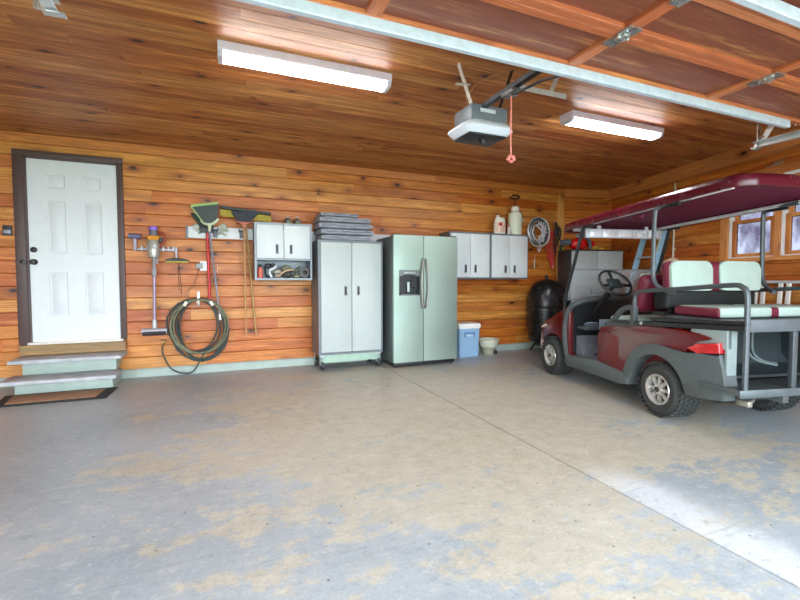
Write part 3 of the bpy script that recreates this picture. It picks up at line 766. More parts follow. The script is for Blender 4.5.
b = B().box(-.285, -.255, YB-.012, YB-.002, .84, 1.02, .003); b.tube([(-.27, YB-.012, .92), (-.27, YB-.12, .90), (-.27, YB-.135, .94)], .008, 8, 3)
part('bracket', b, ZINC, t)
part('knob', B().sphere((-.27, YB-.14, .885), .022, seg=12), mat('tie_white', (226, 220, 206)), t)
t = thing('spigot', 'brass hose spigot low on the wall left of the coiled hose', 'faucet', (-.655, YB, .37))
b = B().cyl((-.655, YB-.002, .40), (-.655, YB-.06, .40), .016, 12); b.cyl((-.655, YB-.055, .40), (-.665, YB-.09, .365), .014, 12)
part('body', b, mat('brass', (176, 142, 84), .35, .7), t)
part('valve_wheel', B().lathe([(0, .0), (.028, 0), (.03, .006), (.028, .012), (0, .012)], (-.655, YB-.05, .425), 'Z', 12), mat('valve_olive', (130, 126, 96), .5), t)

# cordless vacuum dock
dk = thing('vacuum_dock', 'metal wall bracket with pegs holding the vacuum attachments', 'bracket', (-.73, YB, 1.5))
b = B().box(-.95, -.48, YB-.05, YB-.02, 1.508, 1.532, .004)
for x in (-.93, -.86, -.80, -.64, -.58, -.53): b.box(x-.012, x+.012, YB-.07, YB-.02, 1.50, 1.56, .004)
b.cyl((-.50, YB-.06, 1.55), (-.50, YB-.06, 1.42), .017, 12)
b.box(-.76, -.70, YB-.02, YB-.002, 1.35, 1.60)
part('bracket', b, mat('dock_grey', (176, 172, 182), .4, .2), dk)
v = thing('cordless_vacuum', 'cordless stick vacuum with purple cap and orange cyclones on its dock', 'vacuum', (-.73, YB-.14, .55))
y = YB-.115; x = -.73
b = B().lathe([(0, 0), (.058, .003), (.064, .02), (.064, .17), (.056, .185), (.05, .21), (0, .21)], (x, y, 1.42), 'Z', 24)
part('dust_bin', b, mat('bin_silver', (176, 176, 170), .22, .35), v)
b = B()
for k in range(12):
    a = 2*pi*k/12; b.cyl((x+.045*cos(a), y+.045*sin(a), 1.625), (x+.056*cos(a), y+.056*sin(a), 1.67), .014, 10, .018)
b.lathe([(0, 0), (.05, 0), (.06, .02), (.05, .045), (0, .045)], (x, y, 1.628), 'Z', 20)
part('cyclones', b, mat('cyclone_orange', (222, 150, 44), .35, .2), v)
part('motor_body', B().lathe([(0, 0), (.046, 0), (.044, .06), (.04, .08), (0, .08)], (x, y, 1.66), 'Z', 20), mat('motor_grey', (96, 98, 108), .35), v)
part('filter_cap', B().lathe([(0, 0), (.046, 0), (.05, .02), (.046, .045), (0, .06)], (x, y, 1.735), 'Z', 20), mat('cap_purple', (140, 108, 206), .4), v)
b = B().tube([(x+.04, y-.0, 1.72), (x+.11, y-.03, 1.70), (x+.12, y-.03, 1.63), (x+.08, y-.02, 1.56), (x+.03, y, 1.53)], .014, 10, 5)
part('handle', b, mat('handle_rust', (150, 66, 40), .45), v)
part('battery', B().box(x+.05, x+.10, y-.03, y+.03, 1.60, 1.65, .006), BLACKPL, v)
b = B().cyl((x, y, 1.43), (x+.0, y-.005, 1.30), .024, 14, .02); b.box(x-.026, x+.026, y-.03, y+.02, 1.20, 1.30, .01)
part('nozzle', b, mat('nozzle_grey', (136, 132, 136), .4), v)
part('wand', B().cyl((x, y-.004, 1.22), (x-.01, y-.004, .66), .0175, 14), mat('wand_violet', (150, 134, 160), .3, .2), v)
b = B().cyl((x-.01, y-.004, .69), (x-.01, y-.01, .59), .025, 14, .03); b.cyl((x-.14, y-.02, .555), (x+.12, y-.02, .555), .036, 18); b.box(x-.14, x+.12, y-.04, y+.02, .525, .56, .01)
part('floor_head', b, mat('head_silver', (176, 174, 180), .32, .2), v)
part('brush_roller', B().cyl((x-.13, y-.035, .535), (x+.11, y-.035, .535), .03, 16), mat('roller_dark', (44, 40, 48), .7), v)
t = thing('vacuum_attachment', 'small purple-grey motor brush on the left end of the vacuum dock', 'vacuum attachment', (-.92, YB-.06, 1.6))
b = B().cyl((-.985, YB-.09, 1.665), (-.86, YB-.09, 1.665), .03, 14); b.box(-.985, -.86, YB-.11, YB-.05, 1.65, 1.69, .008)
part('head', b, mat('attach_grey', (98, 96, 128), .4), t)
part('neck', B().cyl((-.925, YB-.08, 1.65), (-.925, YB-.07, 1.50), .019, 12), mat('attach_neck', (170, 160, 176), .4), t)
t = thing('vacuum_attachment', 'yellow-green soft brush attachment hanging right of the vacuum', 'vacuum attachment', (-.49, YB-.06, 1.37))
part('head', B().prism([(-.62, 1.385), (-.365, 1.385), (-.36, 1.40), (-.46, 1.42), (-.53, 1.42), (-.62, 1.40)], YB-.09, YB-.045, 'Y', .003), BLACKPL, t)
part('bristle_strip', B().box(-.615, -.37, YB-.092, YB-.05, 1.365, 1.3848, .003), mat('strip_yellow', (178, 164, 70), .7), t)
t = B().cyl((-.49, YB-.004, 1.33), (-.485, YB-.004, 1.03), .003, 6)
t.tube([(-.48, YB-.004, 1.36), (-.47, YB-.004, 1.2), (-.46, YB-.006, 1.05), (-.465, YB-.006, .98)], .0035, 6, 4)
solo('hanging_cord', t, mat('cord_dark', (60, 50, 44)), 'thin dark power cord hanging below the yellow brush attachment', 'cord')

# wall cabinets
def cabinet_doors(t, x0, x1, yF, z0, z1, m, hz, sub=.012):
    xm = (x0+x1)/2
    for (a, c, hx) in ((x0, xm-.003, xm-.085), (xm+.003, x1, xm+.085)):
        d = part('door', B().box(a, c, yF-.018, yF-.0005, z0, z1, .003), m, t)
        h = B().box(hx-.022, hx+.022, yF-.0235, yF-.0185, hz-.062, hz+.062, .004)
        ho = part('handle', h, mat('handle_silver', (150, 154, 158), .3, .5), d)
        part('finger_recess', B().box(hx-.012, hx+.012, yF-.0255, yF-.0237, hz-.048, hz+.048), mat('recess_black', (34, 36, 38), .6), ho) if False else None
        b = B().box(hx-.012, hx+.012, yF-.027, yF-.0237, hz-.05, hz+.05, .001)
        part('pull', b, mat('recess_black', (34, 36, 38), .6), d)
def carcass(x0, x1, yF, z0, z1, th=.02, open_to=None, depth=.30):
    b = B(); yb = yF+depth
    b.box(x0, x0+th, yF, yb, z0, z1); b.box(x1-th, x1, yF, yb, z0, z1); b.box(x0+th, x1-th, yF, yb, z1-th, z1); b.box(x0+th, x1-th, yF, yb, z0, z0+th); b.box(x0+th, x1-th, yb-.01, yb, z0+th, z1-th)
    return b
yF = 5.59
t = thing('wall_cabinet', 'grey wall cabinet with an open shelf of gear below its two doors', 'wall cabinet', (.73, YB-.1, 1.157), group=None)
b = carcass(.378, 1.082, yF-.018, 1.157, 1.868, .024, depth=.322); b.box(.40, 1.06, yF+.0, YB-.012, 1.405, 1.425)
part('body', b, SILVER, t)
cabinet_doors(t, .405, 1.055, yF, 1.428, 1.842, CABDOOR, 1.545)
t1 = thing('wall_cabinet', 'grey wall cabinet next to the fridge, under the white jug side', 'wall cabinet', (3.445, YB-.1, 1.175), group='closed two-door wall cabinets')
part('body', carcass(3.092, 3.803, yF-.012, 1.175, 1.876, .028, depth=.315), CABGREY, t1)
cabinet_doors(t1, 3.112, 3.783, yF-.012, 1.20, 1.85, CABDOOR, 1.33)
t1['label'] = 'left one of the paired grey wall cabinets, partly behind the fridge'
dup(t1, 'right one of the paired grey wall cabinets, under the white sprayer', loc=(3.445+.715, YB-.1, 1.175))

# gear on the open shelf
zs_ = 1.1825
t = thing('spray_can', 'coral red bottle with dark cap at left end of the open shelf', 'bottle', (.445, 5.68, zs_))
part('can', B().lathe([(0, 0), (.032, 0), (.034, .01), (.034, .11), (.022, .135), (0, .135)], (.448, 5.68, zs_), 'Z', 18), mat('coral', (222, 110, 92), .4), t)
part('cap', B().lathe([(0, 0), (.02, 0), (.02, .035), (0, .04)], (.448, 5.68, zs_+.1352), 'Z', 14), BLACKPL, t)
t = thing('safety_goggles', 'black and white goggles standing on the open cabinet shelf', 'goggles', (.55, 5.66, zs_))
b = B().sphere((.545, 5.67, zs_+.155), .042, (1, .6, .8), 14); b.sphere((.60, 5.67, zs_+.16), .036, (1, .6, .8), 14); b.tube([(.51, 5.66, zs_+.13), (.51, 5.68, zs_+.06), (.53, 5.68, zs_+.02), (.56, 5.68, zs_+.012)], .012, 8, 4)
part('lenses', b, mat('goggle_black', (30, 32, 38), .25), t)
part('strap', B().tube([(.64, 5.65, zs_+.15), (.60, 5.64, zs_+.115), (.565, 5.64, zs_+.10), (.56, 5.64, zs_+.06), (.585, 5.64, zs_+.012)], .013, 8, 4), mat('strap_white', (222, 224, 226), .6), t)
t = thing('cloth_bundle', 'pale round bundle in the middle of the open cabinet shelf', 'bundle', (.67, 5.7, zs_))
part('bundle', B().sphere((.665, 5.70, zs_+.055), .055, (1, .8, 1), 16, .002), mat('cream_bundle', (186, 178, 160), .8, var=.25, nscale=20), t)
part('wrap', B().lathe([(.052, -.012), (.059, -.012), (.059, .012), (.052, .012)], (.665, 5.70, zs_+.055), 'Z', 16, closed=True, sy=.8), mat('bundle_wrap', (96, 92, 86), .7), t)
t = thing('cap_hat', 'grey-green cap heaped with a tan strap on the open shelf', 'cap', (.77, 5.7, zs_))
part('crown', B().sphere((.775, 5.72, zs_+.12), .062, (1.05, .8, .85), 18, .002), mat('cap_olive', (118, 116, 98), .8, var=.3, nscale=20), t)
part('band', B().tube([(.66, 5.645, zs_+.012), (.72, 5.64, zs_+.07), (.79, 5.635, zs_+.10), (.86, 5.64, zs_+.105)], .012, 8, 4), mat('tan_strap', (196, 168, 130), .6), t)
part('base', B().sphere((.79, 5.70, zs_+.045), .045, (1.2, .8, .98), 14, .003), mat('cap_dark', (70, 66, 62), .8), t)
t = thing('hand_tool', 'dark green hand tool lying on the open shelf beside the tape', 'tool', (.89, 5.7, zs_))
b = B().box(.855, .945, 5.66, 5.72, zs_, zs_+.05, .012); b.tube([(.87, 5.68, zs_+.05), (.89, 5.68, zs_+.10), (.93, 5.68, zs_+.14), (.94, 5.68, zs_+.16)], .012, 8, 3); b.beam((.85, 5.68, zs_+.09), (.95, 5.68, zs_+.11), .02, .03, .004)
part('body', b, mat('tool_green', (70, 80, 62), .5, var=.3), t)
part('grip', B().box(.865, .935, 5.64, 5.659, zs_+.01, zs_+.035, .005), mat('tool_grip', (140, 128, 96), .6), t)
t = thing('tape_roll', 'dark roll of tape upright at right end of the open shelf', 'tape roll', (1.0, 5.68, zs_))
part('roll', B().lathe([(.036, -.03), (.068, -.03), (.070, -.026), (.070, .026), (.068, .03), (.036, .03)], (.998, 5.68, zs_+.071), 'Y', 28, closed=True), mat('tape_dark', (46, 40, 40), .4), t)
part('core', B().lathe([(.033, -.031), (.0358, -.031), (.0358, .031), (.033, .031)], (.998, 5.68, zs_+.071), 'Y', 24, closed=True), mat('tape_core', (150, 108, 84), .8), t)
# two small tins / shoes on top of the cabinet
def shoe(x, lab):
    t = thing('shoe', lab, 'shoe', (x, 5.62, 1.8685), group=None)
    b = B(); prof = []
    rings = []
    for (yy, w, h) in ((-.0, .030, .03), (.01, .040, .055), (.04, .046, .070), (.09, .046, .080), (.14, .040, .092), (.19, .036, .098), (.22, .028, .09)):
        rings.append([(x+w*cos(a), 5.59+yy, 1.8885+(h-.02)*max(0, sin(a))+(-.0)*1) for a in [pi*k/10 for k in range(11)]])
    b.loft(rings)
    part('upper', b, mat('shoe_grey', (92, 96, 98), .7, var=.25, nscale=25), t)
    part('sole', B().lathe([(0, 0), (.05, 0), (.052, .008), (.05, .0199), (0, .0199)], (x, 5.70, 1.8685), 'Z', 20, sx=.95, sy=2.3), mat('sole_olive', (140, 142, 96), .7), t)
    part('laces', B().tube([(x-.02, 5.635, 1.958), (x+.02, 5.65, 1.966), (x-.02, 5.665, 1.972), (x+.02, 5.68, 1.978)], .004, 6, 3), mat('lace_pale', (170, 172, 160), .7), t)
shoe(.795, 'left shoe of the grey pair on top of the wall cabinet')
shoe(.915, 'right shoe of the grey pair on top of the wall cabinet')

# tall cabinet on casters
x0, x1, yF, z0, z1 = 1.125, 1.985, 5.40, .195, 1.665
t = thing('tall_cabinet', 'tall silver two-door steel cabinet on casters left of the fridge', 'cabinet', (1.555, 5.6, 0))
part('body', carcass(x0, x1, yF, z0, z1, .028, depth=.45), CABGREY, t)
cabinet_doors(t, x0+.03, x1-.03, yF, z0+.035, z1-.03, PLATE, 1.02)
part('plinth', B().box(x0+.04, x1-.04, yF+.02, yF+.035, .10, z0-.001), mat('plinth_green_grey', (150, 176, 158), .4, .3), t)
for cx_ in (x0+.05, x1-.05):
    for cy_ in (yF+.05, yF+.40):
        b = B().box(cx_-.03, cx_+.03, cy_-.035, cy_+.035, .165, z0-.0005, .003); b.box(cx_-.028, cx_-.023, cy_-.03, cy_+.03, .06, .165); b.box(cx_+.023, cx_+.028, cy_-.03, cy_+.03, .06, .165)
        c = part('caster', b, mat('caster_grey', (170, 178, 180), .4, .3), t)
        part('wheel', B().lathe([(.01, -.022), (.052, -.022), (.057, -.014), (.057, .014), (.052, .022), (.01, .022)], (cx_, cy_, .0575), 'X', 24, closed=True), mat('wheel_dark', (44, 48, 50), .5), c)
# folded blankets on top
z = 1.666
specs = [(1.505, .66, .40, .072, .0), (1.515, .70, .42, .075, .01), (1.50, .71, .42, .078, -.008), (1.49, .68, .41, .075, .01), (1.42, .50, .36, .05, -.015)]
names = ['bottom one of the folded grey quilted blankets, lying on the tall cabinet', 'second folded grey blanket from the bottom of the stack', 'middle folded grey blanket of the stack of five', 'second folded grey blanket from the top of the stack', 'top folded blanket of the stack, smaller and flatter']
for i, ((cx, w, d, h, r_), lb) in enumerate(zip(specs, names)):
    rn = random.Random(i+40); b = B(); rings = []
    nn = 26
    for j in range(nn+1):
        u = j/nn*2-1; ww = w/2; xx = cx+ww*u
        e = (1-abs(u)**22)**.5 if abs(u) < 1 else 0; e = max(e, .72)
        ring = []
        for k in range(24):
            a = 2*pi*k/24; ca, sa = cos(a), sin(a)
            px = (abs(ca)**.35)*(1 if ca >= 0 else -1); pz = (abs(sa)**.55)*(1 if sa >= 0 else -1)
            wob = .006*sin(9*u+i*2+k*.5)+.004*rn.uniform(-1, 1)
            ring.append((xx, 5.615+d/2*px*(.96+.04*e)+wob*1.2, z+h/2+h*.5*pz*e+ (wob*.6 if sa > 0 and i == 4 else 0)))
        rings.append(ring)
    b.loft(rings)
    b.xf(Matrix.Translation((cx, 5.61, 0)) @ Matrix.Rotation(r_, 4, 'Z') @ Matrix.Translation((-cx, -5.61, 0)))
    t = thing('folded_blanket', lb, 'blanket', (cx, 5.61, z), group='folded blankets on the tall cabinet')
    part('cloth', b, QUILT, t, angle=60)
    b = B()
    for s_ in (.0,): b.tube([(cx+(w/2-.03)*(q/6-1), 5.615-d/2-.004+.004*sin(q*1.3+i), z+h*.5+.004*sin(q*1.1+i*2)) for q in range(13)], .004, 6, 3)
    part('fold_seam', b, mat('seam_dark', (74, 74, 88), .9), t)
    z += h+.0015

# refrigerator
x0, x1, yF = 2.05, 2.99, 5.16
t = thing('refrigerator', 'stainless side-by-side refrigerator with dispenser in the left door', 'refrigerator', (2.51, 5.5, 0))
part('case', B().box(x0+.005, x1-.005, yF+.075, 5.83, .06, 1.735, .006), mat('fridge_side_grey', (92, 98, 98), .45, .2), t)
xm = 2.480
def fdoor(a, c, hole=None):
    b = B(); n = 14
    def yy(x): 
        u = (x-(a+c)/2)/((c-a)/2); return yF+.004*u*u
    if hole is None:
        xs_ = [a+(c-a)*k/n for k in range(n+1)]
        poly = [(x, yy(x)) for x in xs_]+[(c, yF+.066), (a, yF+.066)]
        b.prism(poly, .075, 1.742, 'Z')
    else:
        hx0, hx1, hz0, hz1 = hole
        def strip(p, q, z0, z1):
            m_ = 8; xs_ = [p+(q-p)*k/m_ for k in range(m_+1)]
            b.prism([(x, yy(x)) for x in xs_]+[(q, yF+.066), (p, yF+.066)], z0, z1, 'Z')
        strip(a, c, .075, hz0); strip(a, c, hz1, 1.742); strip(a, hx0, hz0, hz1); strip(hx1, c, hz0, hz1)
        bmesh.ops.remove_doubles(b.b, verts=b.b.verts[:], dist=1e-5)
    return b
hole = (2.125, 2.425, .955, 1.29)
dl = part('freezer_door', fdoor(x0, xm-.004, hole), STEEL, t, angle=50)
part('door_gasket', B().box(xm-.006, xm+.006, yF+.03, yF+.07, .09, 1.73), mat('gasket_black', (24, 25, 26), .7), t)
drr = part('fridge_door', fdoor(xm+.004, x1), STEEL, t, angle=50)
dsp = part('dispenser', B().box(hole[0]+.001, hole[1]-.001, yF+.02, yF+.026, 1.20, hole[3]-.001).box(hole[0]+.001, hole[1]-.001, yF+.060, yF+.066, hole[2], 1.20).box(hole[0]+.001, hole[0]+.02, yF+.01, yF+.06, hole[2], 1.2).box(hole[1]-.02, hole[1]-.001, yF+.01, yF+.06, hole[2], 1.2).box(hole[0]+.02, hole[1]-.02, yF+.028, yF+.06, 1.20, 1.215), mat('dispenser_black', (30, 33, 34), .3), dl)
b = B().prism([(2.13, 1.288), (2.42, 1.288), (2.42, 1.20), (2.36, 1.225), (2.275, 1.235), (2.19, 1.225), (2.13, 1.20)], yF+.004, yF+.0195, 'Y')
part('control_panel', b, mat('panel_grey', (112, 120, 120), .35, .3), dl)
b = B()
for k in range(5): b.box(2.205+k*.033, 2.222+k*.033, yF+.0005, yF+.0038, 1.246, 1.258)
part('button', b, mat('button_pale', (216, 222, 220), .4), dl)
b = B().box(2.255, 2.29, yF+.03, yF+.045, 1.0, 1.13, .008)
part('paddle', b, mat('paddle_white', (186, 200, 194), .35), dl)
b = B().box(2.15, 2.40, yF+.0, yF+.055, .956, .975, .004); part('drip_tray', b, mat('tray_grey', (86, 92, 94), .4), dl)
for x, par, q in ((xm-.022, dl, -1), (xm+.022, drr, 1)):
    b = B().tube([(x, yF+.01, 1.43), (x, yF-.02, 1.425), (x+.008*q, yF-.036, 1.36), (x+.030*q, yF-.046, 1.12), (x+.010*q, yF-.036, .86), (x, yF-.02, .795), (x, yF+.01, .79)], .0125, 12, 5)
    part('handle', b, mat('handle_bright', (150, 148, 142), .35, .5), par)
part('kick_grille', B().box(x0+.02, x1-.02, yF+.04, yF+.06, .025, .072, .003), BLACKPL, t)
b = B()
for x in (x0+.05, x1-.05): b.cyl((x, yF+.08, 0), (x, yF+.08, .06), .022, 12); b.cyl((x, 5.78, 0), (x, 5.78, .06), .022, 12)
part('foot', b, BLACKPL, t)
b = B(); 
for x in (x0+.05, x1-.05): b.box(x-.035, x+.035, yF+.01, yF+.12, 1.7425, 1.757, .004)
part('hinge_cover', b, mat('hinge_dark', (48, 50, 50), .5), t)

# cooler
t = thing('cooler', 'light blue cooler with white lid standing right of the fridge', 'cooler', (3.44, 5.68, 0))
b = B(); rings = []
def rrect(x0, x1, y0, y1, z, r, n=5):
    P = []
    for (cx, cy, a0) in ((x1-r, y1-r, 0), (x0+r, y1-r, pi/2), (x0+r, y0+r, pi), (x1-r, y0+r, 1.5*pi)):
        for k in range(n+1): a = a0+pi/2*k/n; P.append((cx+r*cos(a), cy+r*sin(a), z))
    return P
part('body', B().loft([rrect(3.275, 3.605, 5.565, 5.84, .0, .03), rrect(3.27, 3.61, 5.56, 5.845, .02, .03), rrect(3.255, 3.615, 5.545, 5.855, .43, .03)]), mat('cooler_blue', (142, 176, 208), .45, var=.05), t)
part('lid', B().loft([rrect(3.245, 3.625, 5.535, 5.86, .4305, .03), rrect(3.24, 3.63, 5.53, 5.862, .47, .03), rrect(3.25, 3.63, 5.545, 5.855, .505, .03), rrect(3.30, 3.58, 5.59, 5.82, .512, .03)]), mat('cooler_white', (232, 232, 228), .45, var=.02), t)
b = B().box(3.34, 3.52, 5.532, 5.552, .355, .38, .006); b.box(3.34, 3.362, 5.530, 5.552, .30, .38, .006); b.box(3.498, 3.52, 5.530, 5.552, .30, .38, .006)
part('handle', b, mat('cooler_handle', (96, 136, 182), .45), t)
part('label_patch', B().box(3.366, 3.494, 5.5485, 5.5505, .315, .35), mat('cooler_label', (196, 212, 226), .5), t)
# bowls/bucket stack
t = thing('plastic_tub', 'cream plastic tub resting on a white stand beside the blue cooler', 'tub', (3.86, 5.68, 0))
part('tub', B().lathe([(.0, .115), (.125, .115), (.14, .13), (.165, .225), (.178, .235), (.172, .238), (.155, .225), (.13, .14), (0, .135)], (3.865, 5.68, 0), 'Z', 28, sy=.9), mat('tub_cream', (208, 212, 190), .5, var=.06), t)
part('base', B().lathe([(.085, 0), (.10, 0), (.112, .114), (.095, .114)], (3.865, 5.68, 0), 'Z', 28, closed=True), mat('tub_leg', (150, 150, 128), .5), t)
part('base_opening_shade', B().box(3.875, 3.945, 5.567, 5.60, .012, .075, .004), mat('opening_shade', (52, 50, 48), .7), t)  # solid dark block, painted shade for the inside of the base opening
solo('green_bucket', B().lathe([(0, 0), (.095, 0), (.10, .01), (.115, .27), (.122, .28), (.112, .28), (.092, .015), (0, .012)], (3.76, 5.74, 0), 'Z', 24, sx=.5, sy=.5), mat('pail_green', (142, 152, 104), .5), None, None) if False else None
t = solo('pail', B().lathe([(0, .0), (.042, 0), (.044, .01), (.050, .26), (.055, .27), (.046, .27), (.040, .015), (0, .012)], (3.697, 5.80, 0), 'Z', 24), mat('pail_green', (142, 152, 104), .5), 'olive green pail squeezed between the blue cooler and the cream tub', 'pail')

# on top of the paired wall cabinets
zt = 1.8765
t = thing('detergent_jug', 'white jug with red label on the paired wall cabinets', 'jug', (4.06, 5.70, zt))
b = B(); jr = []
for (zz, sx_, sy_, ox) in ((0, .098, .055, 0), (.01, .105, .06, 0), (.12, .105, .06, 0), (.20, .098, .058, -.002), (.245, .07, .05, -.008), (.27, .045, .03, -.03)):
    jr.append([(4.06+ox+sx_*cos(a)*(1), 5.70+sy_*sin(a), zt+zz) for a in [2*pi*k/24 for k in range(24)]])
b.loft(jr); b.tube([(4.10, 5.70, zt+.24), (4.135, 5.70, zt+.255), (4.145, 5.70, zt+.20), (4.14, 5.70, zt+.13)], .014, 10, 4)
part('bottle', b, mat('jug_white', (230, 230, 222), .4, var=.02), t)
part('cap', B().lathe([(0, 0), (.024, 0), (.024, .032), (0, .034)], (4.025, 5.70, zt+.268), 'Z', 16), mat('jug_cap', (216, 214, 206), .5), t)
b = B(); n = 12
ring0 = [(4.055+.108*cos(a), 5.70+.0635*sin(a), 0) for a in [pi+.35+(pi-.9)*k/n for k in range(n+1)]]
for k in range(n):
    p, q = ring0[k], ring0[k+1]; b._add([(p[0], p[1], zt+.03), (q[0], q[1], zt+.03), (q[0], q[1], zt+.19), (p[0], p[1], zt+.19)], [(0, 1, 2, 3)])
part('label', b, mat('jug_label', (220, 190, 172), .5, var=.4, nscale=30), t)
b = B().sphere((4.035, 5.638, zt+.155), .034, (1, .12, .8), 14)
part('red_emblem', b, mat('emblem_red', (196, 40, 48), .4), t)
t = thing('pump_sprayer', 'translucent white garden pump sprayer with black handle on the wall cabinet', 'sprayer', (4.35, 5.70, zt))
part('tank', B().lathe([(0, 0), (.10, 0), (.108, .012), (.11, .30), (.10, .345), (.06, .375), (.058, .39), (0, .39)], (4.35, 5.70, zt), 'Z', 28), mat('sprayer_tank', (216, 220, 200), .4, var=.06, nscale=5), t)
part('collar', B().lathe([(0, .39), (.064, .39), (.066, .40), (.062, .45), (.03, .46), (0, .46)], (4.35, 5.70, zt), 'Z', 20), mat('sprayer_collar', (226, 226, 218), .4), t)
b = B().cyl((4.35, 5.70, zt+.46), (4.35, 5.70, zt+.58), .009, 10); b.tube([(4.25, 5.70, zt+.60), (4.29, 5.70, zt+.585), (4.35, 5.70, zt+.58), (4.41, 5.70, zt+.59), (4.43, 5.70, zt+.62), (4.38, 5.70, zt+.635), (4.30, 5.70, zt+.63)], .014, 10, 4)
part('pump_handle', b, BLACKPL, t)
part('spray_hose', B().tube([(4.42, 5.68, zt+.40), (4.475, 5.68, zt+.33), (4.47, 5.68, zt+.15), (4.455, 5.68, zt+.012)], .007, 8, 5), BLACKPL, t)
part('scale_mark', B().box(4.40, 4.44, 5.598, 5.602, zt+.20, zt+.26), mat('mark_grey', (150, 156, 150), .5), t)
t = thing('small_bottle', 'small white bottle with pink cap between the jug and the sprayer', 'bottle', (4.21, 5.66, zt))
part('bottle', B().lathe([(0, 0), (.022, 0), (.023, .10), (.014, .125), (0, .125)], (4.205, 5.66, zt), 'Z', 16), mat('bottle_white', (210, 206, 206), .4), t)
part('cap', B().lathe([(0, .1252), (.014, .1252), (.014, .155), (0, .157)], (4.205, 5.66, zt), 'Z', 12), mat('cap_pink', (206, 120, 120), .4), t)

# cable coil, red cord, black straps on the post
t = thing('coiled_cable', 'thick coil of silver and dark cable hanging on the wall by the post', 'cable', (4.93, YB-.08, 1.65))
for i, (m_, nm, rad, r0, off) in enumerate(((mat('cable_white', (206, 204, 204), .35, .3), 'loop', .018, .215, .02), (mat('cable_dark', (62, 84, 84), .45), 'loop', .016, .185, 0), (mat('cable_grey', (140, 146, 150), .3, .4), 'loop', .017, .165, -.02), (mat('cable_dark', (62, 84, 84)), 'loop', .014, .150, .03), (mat('cable_white', (206, 204, 204)), 'loop', .010, .12, -.03))):
    b = B(); rn = random.Random(i)
    P = [(4.935+off+r0*cos(a)*(1+.03*rn.uniform(-1, 1)), YB-.06-.012*i+.01*rn.uniform(-1, 1), 1.985-abs(off)+r0*1.12*sin(a)*(1+.03*rn.uniform(-1, 1))) for a in [2*pi*k/14 for k in range(14)]]
    b.tube(P, rad, 8, 4, closed=True); part(nm, b, m_, t)
b = B(); rn = random.Random(21)
for k in range(7):
    a0 = -.5+.45*k; b.tube([(4.94+.13*cos(a0+.3), YB-.13, 1.985+.15*sin(a0+.3)), (4.96+.04*rn.uniform(-1, 1), YB-.145-.006*k, 1.97+.05*rn.uniform(-1, 1)), (4.94+.05*rn.uniform(-1, 1), YB-.14, 1.88+.03*rn.uniform(-1, 1)), (4.93+.02*k-.06, YB-.13, 1.80)], .011, 8, 5)
b.tube([(4.93, YB-.10, 1.80), (4.95, YB-.11, 1.70), (4.92, YB-.11, 1.63), (4.90, YB-.10, 1.70)], .012, 8, 4)
part('loose_end', b, mat('cable_pale', (196, 196, 200), .4, .2, var=.3, nscale=40), t)
solo('price_tag', B().box(4.905, 4.925, YB-.008, YB+.001, 1.36, 1.53, .001).tube([(4.915, YB-.008, 1.52), (4.93, YB-.03, 1.62)], .002, 6), mat('tag_pale', (196, 186, 168), .6), 'narrow pale strip hanging on the wall under the cable coil', 'tag')
t = thing('extension_cord', 'red extension cord looped on the wall left of the post', 'cord', (5.19, YB-.07, 1.35))
b = B()
for k in range(3):
    x = 5.11+.034*k; b.tube([(5.25, YB-.05, 2.0-.01*k), (x, YB-.06-.006*k, 1.82), (x+.02, YB-.06, 1.62), (5.24+.004*k, YB-.055, 1.42-.02*k), (x+.11, YB-.062-.004*k, 1.60), (x+.12, YB-.06, 1.82), (5.255, YB-.05, 2.0)], .0085, 8, 5)
part('loops', b, mat('cord_red', (196, 42, 38), .45), t)
part('plug', B().box(5.24, 5.275, YB-.08, YB-.05, 1.36, 1.42, .006), mat('plug_red', (214, 120, 110), .5), t)
t = thing('strap_bundle', 'tangle of black straps and cords hanging on the wooden post', 'straps', (5.38, YB-.1, 1.4))
b = B(); rn = random.Random(9)
for k in range(6):
    x = 5.28+.026*k; L = rn.uniform(.16, .46)
    b.tube([(5.31+.02*rn.uniform(-1, 1), YB-.06, 2.15), (x+.02*rn.uniform(-1, 1), YB-.075-.02*rn.random(), 2.02), (x+.03*rn.uniform(-1, 1), YB-.08, 2.0-L*.6), (x+.03*rn.uniform(-1, 1), YB-.07, 2.0-L)], .0075, 6, 4)
b.sphere((5.42, YB-.09, 1.72), .045, (1, .5, 1.2), 10, .006); b.sphere((5.33, YB-.08, 1.98), .05, (.9, .5, 1.3), 10, .006)
part('straps', b, mat('strap_black', (32, 34, 36), .6, var=.3), t)
b = B().tube([(5.33, YB-.08, 1.60), (5.35, YB-.085, 1.40), (5.34, YB-.08, 1.15), (5.37, YB-.075, 1.0)], .009, 8, 5); b.tube([(5.37, YB-.08, 1.72), (5.36, YB-.095, 1.60), (5.39, YB-.09, 1.50)], .012, 8, 4)
part('tan_rope', b, mat('rope_tan', (176, 150, 96), .8), t)
part('nail', B().cyl((5.31, YB+.001, 2.145), (5.31, YB-.085, 2.155), .004, 8), ZINC, t)
part('green_clip', B().cbox((5.41, YB-.13, 1.70), (.03, .02, .05), .004), mat('clip_green', (150, 168, 60), .5), t)

